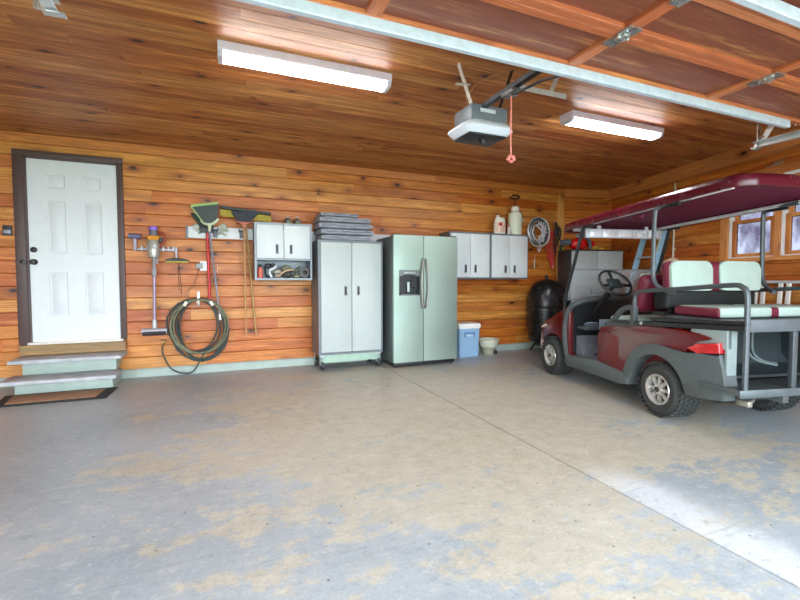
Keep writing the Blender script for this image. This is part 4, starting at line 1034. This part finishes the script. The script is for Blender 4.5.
# covered kettle grill in the corner
t = thing('kettle_grill', 'large black domed grill against the back wall behind the cart', 'grill', (4.845, 5.54, 0))
gx, gy = 4.86, 5.535
part('lid', B().lathe([(.298, .72), (.302, .735), (.299, .80), (.285, .92), (.245, 1.04), (.18, 1.12), (.09, 1.165), (0, 1.18)], (gx, gy, 0), 'Z', 40), mat('grill_black', (22, 23, 26), .3), t)
part('bowl', B().lathe([(0, .12), (.17, .13), (.26, .18), (.29, .38), (.302, .55), (.304, .715), (.275, .719), (0, .719)], (gx, gy, 0), 'Z', 40), mat('grill_black', (22, 23, 26)), t)
part('band', B().lathe([(.305, .69), (.309, .69), (.309, .705), (.305, .705)], (gx, gy, 0), 'Z', 40, closed=True), mat('grill_band', (70, 72, 74), .3, .6), t)
part('lid_handle', B().lathe([(0, 1.18), (.028, 1.181), (.02, 1.20), (.034, 1.215), (.03, 1.235), (0, 1.24)], (gx, gy, 0), 'Z', 16), BLACKPL, t)
for a in (.6, 2.2, 3.8, 5.4):
    b = B().cyl((gx+.16*cos(a), gy+.16*sin(a), .14), (gx+.24*cos(a), gy+.24*sin(a), 0), .016, 10); part('leg', b, DARKMET, t)

# grey cabinet in the wing with blower and glove on top
MC = Matrix.Translation((5.15, 5.30, .0)) @ Matrix.Rotation(-TH, 4, 'Z')
def cb(x0, x1, y0, y1, z0, z1, bev=0): return B().box(x0, x1, y0, y1, z0, z1, bev, 2, MC)
t = thing('storage_cabinet', 'grey steel storage cabinet in the back corner behind the cart', 'cabinet', MC @ Vector((.48, .2, 0)), -TH)
part('body', cb(0, .90, .015, .42, .05, 1.63, .004), mat('corner_cab_body', (58, 62, 64), .5, .2), t)
part('top_board', cb(-.01, .91, .0, .43, 1.631, 1.645, .003), mat('corner_cab_top', (46, 48, 50), .5), t)
for a, c in ((.005, .447), (.453, .895)): part('door', cb(a, c, -.004, .0145, .08, 1.625, .003), mat('corner_cab_door', (168, 176, 176), .4, .15), t)
part('plinth', cb(.02, .88, .04, .40, 0, .0495), BLACKPL, t)
zc = 1.6455
t = thing('leaf_blower', 'red leaf blower with grey handle on the grey corner cabinet', 'blower', MC @ Vector((.22, .15, zc)), -TH)
bb_ = lambda f: f.xf(MC)
b = B(); b.lathe([(0, -.13), (.05, -.13), (.085, -.09), (.10, -.02), (.10, .05), (.085, .10), (.05, .13), (0, .135)], (.20, .15, zc+.101), 'X', 26)
part('motor_housing', bb_(b), mat('blower_red', (206, 22, 26), .25, coat=.4), t)
b = B(); b.cyl((.05, .15, zc+.13), (-.10, .15, zc+.12), .05, 16, .04)
part('nozzle', bb_(b), mat('blower_grey', (82, 94, 108), .45), t)
b = B(); b.tube([(.12, .09, zc+.215), (.20, .06, zc+.235), (.30, .06, zc+.20), (.36, .07, zc+.10), (.37, .08, zc+.022)], .026, 10, 5)
part('handle', bb_(b), mat('blower_grip', (92, 104, 112), .5), t)
b = B(); b.cyl((.40, .16, zc+.085), (.46, .16, zc+.085), .07, 18)
part('fan_cover', bb_(b), mat('blower_red', (206, 22, 26)), t)
b = B(); b.sphere((.48, .12, zc+.04), .05, (1.4, 1, .75), 14, .004); b.tube([(.52, .08, zc+.03), (.56, .06, zc+.025), (.60, .06, zc+.02)], .016, 8, 2); b.tube([(.52, .13, zc+.04), (.57, .14, zc+.03), (.61, .14, zc+.02)], .015, 8, 2)
bb_(b); solo('yellow_glove', b, mat('glove_yellow', (206, 160, 60), .8, var=.2), 'yellow work glove lying beside the red blower', 'glove')

# stepladder leaning on the right wall
t = thing('ladder', 'blue fibreglass ladder leaning on the right wall behind the cart', 'ladder', RW(1.2, .5, 0))
b = B()
def rl_(s, z): off = .10+(2.0-z)*.28; return MW @ Vector((s-.02*(2-z), off, z))
for s_ in (1.03, 1.43):
    b = B().beam(rl_(s_, 0.0)+Vector((0, 0, .02)), rl_(s_, 2.02), .03, .085, .004, upv=WN)
    part('rail', b, mat('ladder_blue', (140, 178, 204), .5, var=.15, nscale=8), t)
for k in range(6):
    z = .3+k*.30
    part('rung', B().beam(rl_(1.045, z), rl_(1.415, z), .075, .025, .003, upv=(0, 0, 1)), mat('ladder_alu', (190, 192, 190), .35, .6), t)
part('top_cap', B().beam(rl_(1.0, 2.04), rl_(1.46, 2.04), .12, .04, .006), mat('ladder_cap', (120, 150, 176), .5), t)
part('warning_label', B().beam(rl_(1.43, 1.52)+WN*.0165+Vector((-.0, -.0, 0)), rl_(1.43, 1.86)+WN*.0165, .012, .05, 0, upv=WN), mat('label_yellow', (214, 204, 140), .5, var=.25, nscale=40), t) if False else None
lb = B(); p, q = rl_(1.43, 1.50), rl_(1.43, 1.86); lb.beam(p+WN*.045, q+WN*.045, .022, .004, 0, upv=WN)
part('warning_label', lb, mat('label_yellow', (222, 208, 130), .5, var=.25, nscale=40), t)
solo('cream_hard_hat', B().lathe([(0, .13), (.05, .125), (.09, .10), (.11, .05), (.115, 0), (.14, -.005), (.14, -.012), (.105, -.012), (.09, .04), (0, .10)], (0, 0, 0), 'Z', 24).xf(MW @ Matrix.Translation((1.56, .125, 1.34)) @ Matrix.Rotation(radians(-90), 4, 'X')), mat('hat_cream', (222, 206, 180), .5), 'rounded cream hat hanging on the right wall beside the ladder', 'hat')
# conduit
b = B().cyl(MW @ Vector((1.455, .014, .10)), MW @ Vector((1.455, .014, HC-.175)), .013, 12)
for z in (.6, 1.6, 2.3): b.box(1.425, 1.485, .0, .004, z, z+.02, M=MW); b.box(1.44, 1.47, .0, .030, z, z+.02, .004, M=MW)
solo('conduit_pipe', b, mat('conduit_white', (206, 198, 184), .45), 'thin white vertical pipe on the right wall', 'pipe')
b = B(); rn = random.Random(3)
for k in range(5): b.tube([MW @ Vector((2.80+.03*k, .012, 2.45)), MW @ Vector((2.82+.04*k, .03, 2.42+.02*rn.random())), MW @ Vector((2.90+.02*k, .02, 2.44)), MW @ Vector((2.86+.03*k, .01, 2.475))], .004, 6, 4)
solo('wire_bundle', b, mat('wire_pale', (176, 160, 136), .5), 'small pale wire bundle on the right wall above the windows', 'wire')
# white slatted folding gate under the windows
t = thing('slatted_gate', 'white slatted gate leaning on the right wall below the windows', 'gate', RW(3.2, .15, 0))
def gp(s, z, o=0): return MW @ Vector((s, .035+(1.15-z)*.10+o, z))
for z, h in ((1.135, .03), (.10, .04)): part('rail', B().beam(gp(2.72, z), gp(4.1, z), .03, h, .004), mat('gate_rail', (190, 192, 194), .45), t)
for s_ in (2.745, 2.83, 3.02, 3.105, 3.29, 3.375, 3.56, 3.645, 3.83, 3.915, 4.07): part('slat', B().beam(gp(s_+.03, .12), gp(s_, 1.12), .02, .045, .003, upv=WU), mat('gate_white', (232, 230, 222), .45, var=.03), t)
# ================================================================ GOLF CART (local: x forward, y left, z up)
hd = radians(11.87)
CART = thing('golf_cart', 'maroon four-seat golf cart with roof and white and maroon seats', 'golf cart', (3.957, 2.353, 0), pi/2-hd)
def cp(name, b, m, par=None, label=None, angle=35): return part(name, b, m, par or CART, world=False, label=label, angle=angle)
# wheels -------------------------------------------------------------
def wheel():
    R = .229; b = B(); hw = .118
    b.lathe([(.125, -hw+.012), (.15, -hw), (.185, -hw+.002), (.203, -hw+.018), (R-.006, -hw+.035), (R-.006, hw-.035), (.203, hw-.018), (.185, hw-.002), (.15, hw), (.125, hw-.012), (.118, hw-.03), (.118, -hw+.03)], (0, 0, 0), 'Y', 48, closed=True)
    for row in range(5):
        n = 34
        for k in range(n):
            a = 2*pi*(k+(.5 if row % 2 else 0))/n; y = -.088+row*.044
            M = Matrix.Rotation(-a, 4, 'Y') @ Matrix.Translation((R-.004, y, 0)) @ Matrix.Rotation(.4*(-1)**row, 4, 'X')
            b.box(-.006, .007, -.016, .016, -.011, .011, 0, 1, M)
    tire = b
    r = B(); s = 1
    r.lathe([(.118, -hw+.03), (.130, -hw+.008), (.126, -hw+.002), (.112, -hw+.010), (.105, -hw+.035), (.103, hw-.035), (.112, hw-.010), (.126, hw-.002), (.130, hw-.008), (.118, hw-.03)], (0, 0, 0), 'Y', 40, closed=True)
    for side in (1,):
        for k in range(8):
            a = 2*pi*k/8; M = Matrix.Rotation(a, 4, 'Y')
            pts = [(.030, -.014), (.108, -.019), (.108, .019), (.030, .014)]
            for (y0, y1) in ((hw-.040, hw-.018),):
                v = [M @ Vector((p[0], y0 if i else y0, p[1])) for i, p in enumerate(pts)]+[M @ Vector((p[0], y1-(.010 if p[0] > .1 else 0), p[1]*.75)) for p in pts]
                r._add(v, [(3, 2, 1, 0), (4, 5, 6, 7), (0, 1, 5, 4), (1, 2, 6, 5), (2, 3, 7, 6), (3, 0, 4, 7)])
        r.lathe([(0, hw-.045), (.045, hw-.045), (.045, hw-.014), (.036, hw-.008), (0, hw-.008)], (0, 0, 0), 'Y', 24)
    h = B().lathe([(0, hw-.0078), (.024, hw-.0078), (.022, hw+.004), (0, hw+.006)], (0, 0, 0), 'Y', 18)
    bd = B().lathe([(0, -.03), (.10, -.03), (.10, .02), (0, .02)], (0, 0, 0), 'Y', 24)
    return tire, r, h, bd
def put_wheel(x, y, rz):
    tire, r, h, bd = wheel()
    o = cp('tire', tire, mat('tyre_rubber', (52, 54, 52), .8, var=.2, nscale=30))
    ri = cp('rim', r, RIM, o); cp('hub_cap', h, mat('hub_dark', (60, 58, 54), .4), o); cp('brake_drum', bd, mat('drum_dark', (30, 30, 30), .7), o)
    o.location = (x, y, .236); o.rotation_euler = (0, 0, rz); o.name = 'wheel'
    return o
w1 = put_wheel(0.0, .495, 0)
def dupw(x, y, rz):
    c = w1.copy(); COL.objects.link(c); c.location = (x, y, .236); c.rotation_euler = (0, 0, rz)
    for ch in w1.children: q = ch.copy(); COL.objects.link(q); q.parent = c
dupw(1.70, .50, .0); dupw(0, -.50, pi); dupw(1.70, -.50, pi)
cp('chassis', B().box(-.35, 1.75, -.36, .36, .20, .33, .02).cyl((0, -.42, .222), (0, .42, .222), .03, 12).cyl((1.7, -.42, .222), (1.7, .42, .222), .022, 12).box(-.15, .15, -.15, .15, .14, .30, .03), mat('chassis_black', (28, 30, 30), .6))
# side skins -----------------------------------------------------------
def arc(cx, cz, r, a0, a1, n, sx=1.0): return [(cx+r*sx*cos(radians(a0+(a1-a0)*k/n)), cz+r*sin(radians(a0+(a1-a0)*k/n))) for k in range(n+1)]
for sd in (1, -1):
    ya, yb = (.50*sd, .60*sd)
    # rear maroon flank
    poly = [(.80, .32), (.80, .62), (.76, .685), (.62, .71), (.22, .75), (-.25, .765), (-.49, .755), (-.50, .72), (-.30, .685), (-.24, .60)] + arc(.02, .22, .40, 112, 14, 14)[0:] + [(.44, .27)]
    poly = [(.80, .32), (.80, .62), (.77, .685), (.62, .71), (.22, .75), (-.25, .765), (-.42, .752), (-.50, .728), (-.46, .712), (-.38, .692), (-.28, .655), (-.26, .55)] + arc(.02, .22, .345, 95, 12, 12) + [(.42, .26)]
    cp('side_panel', B().prism(poly, ya, yb, 'Y', .018, 3), MAROON, angle=50)
    # grey fender flare and rear corner
    out_ = arc(.02, .22, .395, 8, 100, 14)
    inn = arc(.02, .22, .305, 135, 5, 18)
    poly = out_ + [(-.22, .585), (-.30, .60), (-.39, .594), (-.565, .622), (-.59, .52), (-.62, .40), (-.60, .30), (-.43, .27), (-.33, .27)] + [p for p in arc(.02, .22, .305, 172, 5, 22)]
    cp('fender_flare', B().prism(poly, ya, .615*sd, 'Y', .014, 3), GREYMID, angle=50)
    # rocker sill
    poly = [(1.36, .17), (1.40, .22), (1.38, .30), (1.30, .30), (.80, .335), (.42, .30), (.36, .26), (.36, .19), (.45, .175)]
    cp('rocker_panel', B().prism(poly, .46*sd, .605*sd, 'Y', .016, 3), GREYMID, angle=50)
    # dusty lower seat panel
    if sd > 0:
        cp('access_panel', B().prism([(.79, .36), (.79, .61), (.66, .64), (.50, .62), (.50, .37)], .6002, .606, 'Y', .003), MUDMAROON)
        b = B().tube([(.69, .607, .63), (.685, .607, .58), (.71, .607, .53), (.755, .607, .50), (.76, .607, .45)], .004, 6, 4)
        cp('panel_seam', b, mat('seam_rubber', (60, 30, 30), .7))  # thin dark wavy line on the access panel
    # front fender
    poly = [(1.40, .22), (1.42, .40)] + arc(1.70, .222, .30, 140, 35, 10) + [(1.97, .40), (1.985, .50), (1.96, .60), (1.85, .66), (1.55, .76), (1.44, .84), (1.36, .80), (1.34, .22)]
    cp('front_fender', B().prism(poly, .42*sd, .575*sd, 'Y', .03, 4), MAROON, angle=50)
    # headlight sliver
    cp('headlight', B().prism([(1.84, .585), (1.97, .545), (1.985, .57), (1.86, .615)], .50*sd, .577*sd, 'Y', .006), mat('lamp_clear', (206, 196, 186), .15))
    # tail light
    poly = [(-.288, .632), (-.39, .679), (-.565, .705), (-.573, .632), (-.39, .603)]
    cp('tail_light', B().prism(poly, .545*sd, .624*sd, 'Y', .010, 3), mat('tail_red', (198, 40, 44), .15, var=.3, nscale=12, coat=.5))
    # A-pillar body rim
    b = B().tube([(1.34, .575*sd, .22), (1.40, .58*sd, .35), (1.43, .58*sd, .60), (1.38, .56*sd, .82), (1.30, .50*sd, .90), (1.28, .35*sd, .935), (1.28, 0, .955)], .032, 10, 5)
    cp('cowl_rim', b, GREYPL)
    # hip restraint arm rest
    b = B().tube([(.70, .575*sd, .70), (.60, .575*sd, .77), (.50, .575*sd, .86), (.40, .575*sd, .90), (.33, .575*sd, .90)], .026, 10, 5)
    b.beam((.70, .575*sd, .715), (.30, .575*sd, .735), .05, .045, .008); b.box(.30, .35, .55*sd, .60*sd, .735, .92, .01)
    cp('arm_rest', b, GREYPL)
    # seat kit rails
    b = B().beam((.62, .575*sd, .748), (-.735, .575*sd, .825), .045, .04, .004); b.beam((.10, .575*sd, .815), (-.735, .575*sd, .865), .05, .028, .003)
    cp('frame_rail', b, TUBE)
    cp('rail_bolt', B().cyl((.205, .594*sd, .775), (.205, .606*sd, .775), .016, 12), ZINC)
    b = B().tube([(.32, .575*sd, .74), (.32, .575*sd, .98), (.29, .575*sd, 1.035), (.22, .575*sd, 1.055), (-.20, .575*sd, 1.085), (-.60, .575*sd, 1.115), (-.68, .575*sd, 1.105), (-.72, .575*sd, 1.05), (-.725, .575*sd, .80), (-.725, .575*sd, .40)], .018, 10, 5)
    cp('grab_bar', b, GREYTUBE)
    # roof posts
    b = B().tube([(1.44, .56*sd, .42), (1.46, .565*sd, .92), (1.30, .555*sd, 1.36), (1.185, .545*sd, 1.68), (1.15, .54*sd, 1.735), (1.05, .53*sd, 1.75)], .019, 10, 5)
    cp('front_post', b, TUBE)
    b = B().tube([(-.04, .50*sd, 1.045), (.05, .545*sd, 1.08), (.115, .565*sd, 1.16), (.125, .565*sd, 1.35), (.125, .56*sd, 1.70), (.10, .55*sd, 1.765), (.0, .53*sd, 1.785), (-.20, .52*sd, 1.795)], .018, 10, 5)
    cp('rear_post', b, GREYTUBE)
    b = B().beam((1.42, .525*sd, 1.75), (-.55, .525*sd, 1.808), .03, .03, .004)
    cp('roof_rail', b, mat('roof_rail_alu', (214, 212, 214), .4))
    for x in (1.12, .0): cp('roof_bracket', B().box(x-.10, x+.06, .515*sd, .545*sd, 1.732-.029*(x-1.12)/-1 if False else 1.722+(1.12-x)*.029, 1.745+(1.12-x)*.029), BLACKPL)
cp('roof_rail_front', B().beam((1.42, .50, 1.735), (1.42, -.50, 1.735), .035, .035, .004), mat('roof_rail_alu', (176, 172, 176)))
# nose / cowl
rings = []
for (x, hw, zb, zt) in ((1.33, .50, .62, .93), (1.45, .50, .60, .89), (1.60, .48, .50, .80), (1.75, .46, .44, .73), (1.88, .44, .40, .67), (1.97, .40, .38, .60), (2.03, .34, .38, .52)):
    ring = []
    for k in range(24):
        a = 2*pi*k/24; c_, s_ = cos(a), sin(a)
        ring.append((x, hw*(abs(c_)**.5)*(1 if c_ >= 0 else -1), (zb+zt)/2+(zt-zb)/2*(abs(s_)**.6)*(1 if s_ >= 0 else -1)))
    rings.append(ring)
cp('front_cowl', B().loft(rings), MAROON, angle=60)
cp('front_bumper', B().box(1.96, 2.03, -.56, .56, .27, .40, .02).box(1.955, 1.985, .50, .575, .26, .50, .01).box(1.955, 1.985, -.575, -.50, .26, .50, .01), mat('bumper_pale', (186, 168, 160), .5))
# dash and footwell
b = B().loft([[(1.40, .53*sy_, z) for sy_, z in ((1, .32), (1, .80), (.9, .88), (0, .925), (-.9, .88), (-1, .80), (-1, .32))], [(1.325, .53*sy_, z) for sy_, z in ((1, .32), (1, .80), (.9, .88), (0, .925), (-.9, .88), (-1, .80), (-1, .32))]])
cp('dashboard', b, mat('dash_black', (24, 26, 28), .5))
b = B().box(1.16, 1.325, -.50, .50, .60, .635, .012).box(1.15, 1.165, -.50, .50, .60, .68, .006).box(1.18, 1.32, .12, .20, .635, .70, .01)
cp('dash_shelf', b, mat('dash_shelf_grey', (70, 76, 84), .5))
cp('dash_switch_plate', B().box(1.14, 1.149, .14, .34, .61, .72, .004), mat('plate_pale_blue', (150, 168, 186), .5))
b = B().box(.80, 1.28, -.52, .52, .285, .315, .006)
b.prism([(1.20, .316), (1.34, .316), (1.34, .52), (1.32, .52)], -.50, .50, 'Y')
cp('floor_board', b, mat('floor_mat_grey', (112, 116, 124), .6, var=.2, nscale=12, bump=.3))
cp('pedal', B().cbox((1.16, .22, .40), (.03, .09, .13), .008, (0, -.5, 0)).cyl((1.17, .22, .40), (1.27, .22, .50), .01, 8), BLACKPL)
cp('pedal', B().cbox((1.16, .08, .40), (.03, .07, .15), .008, (0, -.5, 0)).cyl((1.17, .08, .40), (1.27, .08, .50), .01, 8), BLACKPL)
cp('seat_base', B().box(-.12, .79, -.50, .50, .33, .70, .02), mat('seat_base_maroon', (112, 24, 30), .35))
cp('seat_base_trim', B().box(.36, .80, -.515, .515, .701, .73, .008), mat('seat_tray', (196, 196, 198), .5))
# front seat
cp('front_seat_cushion', B().box(.40, .76, -.50, .50, .735, .80, .025, 4), SEATWHITE)
M = Matrix.Translation((.38, 0, 1.02)) @ Matrix.Rotation(radians(-20), 4, 'Y')
fs = cp('front_seat_back', B().box(-.065, .065, -.515, .515, -.17, .19, .064, 6, M), MAROONSEAT)
cp('seat_pad', B().box(.0655, .085, -.46, .46, -.14, .18, .01, 2, M), SEATWHITE, fs)
cp('seat_shell', B().box(.06, .22, -.44, .48, .90, 1.07, .03, 3), mat('shell_dark_green', (14, 20, 20), .7))
b = B()
for y in (-.36, -.12, .12, .36): b.beam((.14, y, .735), (.12, y, 1.10), .06, .03, .004)
b.box(.07, .20, -.50, .50, .845, .88, .004)
cp('seat_support', b, TUBE)
# rear seat back: two white pads with maroon band and ends
M = Matrix.Translation((.10, -.0, 1.19)) @ Matrix.Rotation(radians(4), 4, 'Y')
rb = cp('rear_seat_back', B().box(-.055, .05, -.445, .48, -.135, .125, .045, 5, M), MAROONSEAT)
def pad(y0, y1):
    b = B(); n = 8
    # rounded pad outline in (y,z)
    P = []
    r = .06
    for (cy, cz, a0) in ((y1-r, .122-r, 0), (y0+r, .122-r, pi/2), (y0+r, -.132+r*.5, pi), (y1-r, -.132+r*.5, 1.5*pi)):
        for k in range(n+1):
            a = a0+pi/2*k/n; rz_ = r if cz > 0 else r*.5; P.append((cy+r*cos(a), cz+rz_*sin(a)))
    b.prism(P, -.072, .0, 'X', .012, 3); b.xf(M); return b
cp('seat_pad', pad(.055, .465), SEATWHITE, rb); cp('seat_pad', pad(-.445, -.02), SEATWHITE, rb)
# rear seat cushion
rc_ = cp('rear_seat_cushion', B().box(-.445, -.03, -.52, .50, .868, .945, .025, 4), MAROONSEAT)
for y0, y1 in ((.02, .488), (-.515, -.035)): cp('seat_pad', B().box(-.453, -.05, y0, y1, .870, .949, .022, 3), SEATWHITE, rc_)
# deck / cargo frame behind the seat
cp('seat_deck', B().box(-.725, -.02, -.55, .55, .835, .864, .004).box(-.735, -.715, -.575, .575, .800, .885, .004), mat('deck_grey', (84, 90, 94), .45, .2))
cp('rear_frame', B().box(-.735, -.705, .160, .20, .41, .798, .003), GREYTUBE)
# rear body faces and bag well
cp('rear_side_panel', B().box(-.60, -.30, .545, .592, .66, .81, .006), LIGHTPL)
cp('rear_side_panel', B().box(-.60, -.30, -.592, -.545, .66, .81, .006), LIGHTPL)
cp('rear_face_panel', B().box(-.60, -.575, -.585, -.50, .45, .80, .008), LIGHTPL)
cp('rear_face_panel', B().box(-.60, -.575, .50, .585, .45, .80, .008), LIGHTPL)
wl_ = B()
pf = [(-.46, .44), (-.30, .44), (-.20, .47), (-.14, .55), (-.13, .79), (-.11, .79), (-.12, .54), (-.19, .45), (-.29, .42), (-.46, .42)]
wl_.prism(pf, -.47, .47, 'Y'); wl_.box(-.57, -.12, .472, .49, .412, .80); wl_.box(-.57, -.12, -.49, -.472, .412, .80)
cp('bag_well', wl_, mat('well_dark', (40, 48, 50), .55, var=.15))
b = B()
for o_ in (0, .045): b.tube([(-.16, -.10-o_, .785), (-.16, -.10-o_, .60), (-.17, -.12-o_, .53), (-.20, -.17-o_, .485), (-.27, -.27, .46+o_*.3)], .012, 8, 4)
cp('well_rib', b, mat('well_rib', (84, 96, 96), .5))
# foot plate
fp = cp('foot_plate', B().box(-.735, -.43, -.628, .628, .392, .408, .003), STEP)
cp('plate_edge', B().box(-.745, -.7355, -.635, .635, .358, .411, .002).box(-.735, -.43, .6285, .636, .372, .409, .002).box(-.735, -.43, -.636, -.6285, .372, .409, .002), mat('plate_edge', (92, 100, 102), .4, .4), fp)
cp('step_support', B().box(-.72, -.20, .20, .25, .30, .384, .003).box(-.72, -.20, -.25, -.20, .30, .384, .003).box(-.66, -.40, -.52, .52, .325, .355, .003), GREYPL)
cp('tail_pipe', B().tube([(-.30, .10, .28), (-.45, .18, .26), (-.55, .34, .255)], .018, 10, 4).box(-.58, -.48, .33, .37, .235, .275, .005), mat('pipe_pale', (176, 172, 160), .35, .5))
cp('tow_hitch', B().cyl((-.60, -.25, .31), (-.70, -.25, .31), .02, 12).sphere((-.71, -.25, .335), .026, seg=12), ZINC)
# steering
st_c = Vector((.955, .30, 1.125)); nrm = Vector((-cos(radians(42)), 0, sin(radians(42))))
u = Vector((0, 1, 0)); w = nrm.cross(u)
b = B().tube([st_c+(u*cos(a)+w*sin(a))*.172 for a in [2*pi*k/32 for k in range(32)]], .0135, 10, 0, closed=True)
for a in (pi*.08, pi*.92, pi*1.5): b.beam(st_c-nrm*.02, st_c+(u*cos(a)+w*sin(a))*.165, .035, .012, .003, upv=nrm)
sw = cp('steering_wheel', b, mat('wheel_black', (30, 32, 34), .4))
Mh = Matrix((u, w, nrm)).transposed().to_4x4(); Mh.translation = st_c
cp('horn_pad', B().box(-.075, .075, -.06, .06, -.025, .012, .015, 3, Mh), mat('horn_green_grey', (50, 62, 62), .45), sw)
b = B().cyl(st_c-nrm*.025, (1.33, .30, .75), .024, 12); b.cyl((1.05, .30, 1.03), (1.18, .30, .90), .036, 14)
cp('steering_column', b, BLACKPL)
b = B().tube([(1.05, .31, 1.03), (1.07, .42, 1.02), (1.07, .47, 1.03)], .008, 8, 3); b.cbox((1.07, .485, 1.035), (.03, .02, .06), .004)
cp('ignition_lever', b, mat('lever_grey', (110, 114, 116), .4))
# windscreen: lower pane with the upper half folded down in front of it
ws = cp('windscreen_frame', B().beam((1.375, .545, 1.275), (1.375, -.545, 1.275), .014, .014).beam((1.475, .545, .92), (1.375, .545, 1.275), .014, .014).beam((1.475, -.545, .92), (1.375, -.545, 1.275), .014, .014).beam((1.475, .545, .925), (1.475, -.545, .925), .014, .014), mat('windscreen_trim', (120, 122, 122), .4))
b = B().loft([[(1.473, -.54, .93), (1.473, .54, .93), (1.377, .54, 1.27), (1.377, -.54, 1.27)], [(1.477, -.54, .931), (1.477, .54, .931), (1.381, .54, 1.271), (1.381, -.54, 1.271)]])
cp('windscreen_pane', b, ACRYL, ws)
b = B().loft([[(1.500, -.53, .95), (1.500, .53, .95), (1.400, .53, 1.278), (1.400, -.53, 1.278)], [(1.504, -.53, .951), (1.504, .53, .951), (1.404, .53, 1.279), (1.404, -.53, 1.279)]])
cp('folded_windscreen_pane', b, ACRYL, ws)
# five panel mirror under the roof
mr = cp('mirror_housing', B().box(1.20, 1.225, -.47, .49, 1.625, 1.725, .006).box(1.205, 1.22, .30, .34, 1.72, 1.76).box(1.205, 1.22, -.30, -.26, 1.72, 1.76), mat('mirror_housing', (186, 186, 194), .4))
for k in range(5):
    y0 = .475-k*.19; cp('mirror_panel', B().cbox((1.197, y0-.09, 1.675), (.004, .165, .072), .001, (0, 0, .05*(k-2))), mat('mirror_glass', (230, 228, 236), .3, .3), mr)
# roof
def roof_outline(ins, z, n=6):
    x0, x1, y0, y1, r = -.655+ins, 1.60-ins, -.565+ins*.9, .565-ins*.9, max(.03, .14-ins*.3)
    P = []
    for (cx, cy, a0) in ((x1-r, y1-r, 0), (x0+r, y1-r, pi/2), (x0+r, y0+r, pi), (x1-r, y0+r, 1.5*pi)):
        for k in range(n+1):
            a = a0+pi/2*k/n; X = cx+r*cos(a); Y = cy+r*sin(a)
            P.append((X, Y, z+1.742+(1.58-X)*.032-max(0, X-1.35)*.06))
    return P
cp('roof_liner', B().loft([roof_outline(.30, .052), roof_outline(.12, .046), roof_outline(.045, .030), roof_outline(.045, .034), roof_outline(.30, .056)]), mat('roof_liner_maroon', (112, 20, 60), .6))
b = B().loft([roof_outline(.30, .060), roof_outline(.12, .052), roof_outline(.04, .038), roof_outline(.020, -.012), roof_outline(.0, -.012), roof_outline(-.006, .03), roof_outline(.0, .062), roof_outline(.025, .078), roof_outline(.10, .092), roof_outline(.30, .105)])
cp('roof', b, MAROONMAT, angle=50)
cp('roof_handle', B().tube([(.62, .36, 1.775), (.60, .37, 1.745), (.52, .37, 1.745), (.50, .36, 1.775)], .010, 8, 4), mat('maroon_grip', (110, 20, 44), .4))
# odds and ends in the cart
t = thing('shop_cloth', 'pale blue cloth left on the dash shelf of the cart', 'cloth', (0, 0, 0))
M = worldm(CART)
t.location = M @ Vector((1.24, .36, .6355)); t.rotation_euler = CART.rotation_euler
part('cloth', B().sphere((0, 0, .022), .06, (1, 1.6, .36), 16, .003), mat('cloth_blue', (150, 176, 206), .8, var=.2), t, world=False)
part('hem', B().tube([(-.05, -.09, .01), (-.07, 0, .008), (-.05, .09, .01)], .006, 6, 4), mat('cloth_hem', (206, 214, 222), .8), t, world=False)
t = thing('lunch_bag', 'blue and white bag on the cart floor in front of the seat', 'bag', (0, 0, 0))
t.location = M @ Vector((.87, .40, .316)); t.rotation_euler = CART.rotation_euler
part('bag', B().box(-.04, .05, -.10, .10, 0, .20, .02, 3), mat('bag_blue', (120, 150, 196), .6, var=.25, nscale=14), t, world=False)
part('flap', B().box(-.045, .055, -.105, .105, .16, .215, .015, 2), mat('bag_white', (220, 224, 228), .6), t, world=False)

# ================================================================ LIGHT, WORLD, CAMERA
wd = bpy.data.worlds.new('sky'); S.world = wd; wd.use_nodes = True
nt = wd.node_tree; nt.nodes.clear()
out = nt.nodes.new('ShaderNodeOutputWorld'); bg = nt.nodes.new('ShaderNodeBackground'); tc = nt.nodes.new('ShaderNodeTexCoord')
sp = nt.nodes.new('ShaderNodeSeparateXYZ'); nt.links.new(tc.outputs['Generated'], sp.inputs[0])
rp = nt.nodes.new('ShaderNodeValToRGB'); nt.links.new(sp.outputs[2], rp.inputs[0])
e = rp.color_ramp.elements; e[0].position = 0.0; e[0].color = (.84, .93, 1.0, 1); e[1].position = .6; e[1].color = (.72, .87, 1.0, 1)
nt.links.new(rp.outputs[0], bg.inputs[0]); bg.inputs[1].default_value = 3.6
nt.links.new(bg.outputs[0], out.inputs[0])
# portal in the garage door opening so the daylight samples well
pl = bpy.data.lights.new('doorway_portal', 'AREA'); pl.shape = 'RECTANGLE'; pl.size = GX1-GX0; pl.size_y = GZ; pl.cycles.is_portal = True
po = bpy.data.objects.new('doorway_portal', pl); COL.objects.link(po); po.location = ((GX0+GX1)/2, YF-.06, GZ/2); po.rotation_euler = (radians(90), 0, 0)

cam = bpy.data.cameras.new('camera'); co = bpy.data.objects.new('camera', cam); COL.objects.link(co)
cam.sensor_width = 36; cam.lens = 36*430/800; cam.clip_start = .02
co.location = (0, 0, 1.145); co.rotation_euler = (radians(90)-math.atan(19/430), 0, radians(-22.5))
S.camera = co
S.view_settings.view_transform = 'Standard'; S.view_settings.look = 'None'; S.view_settings.gamma = 1; S.view_settings.use_curve_mapping = False
S.view_settings.exposure = 1.95
S.cycles.max_bounces = 10; S.cycles.diffuse_bounces = 7; S.cycles.transparent_max_bounces = 12; S.cycles.caustics_reflective = False; S.cycles.caustics_refractive = False
S.cycles.use_denoising = True; S.cycles.sample_clamp_indirect = 8
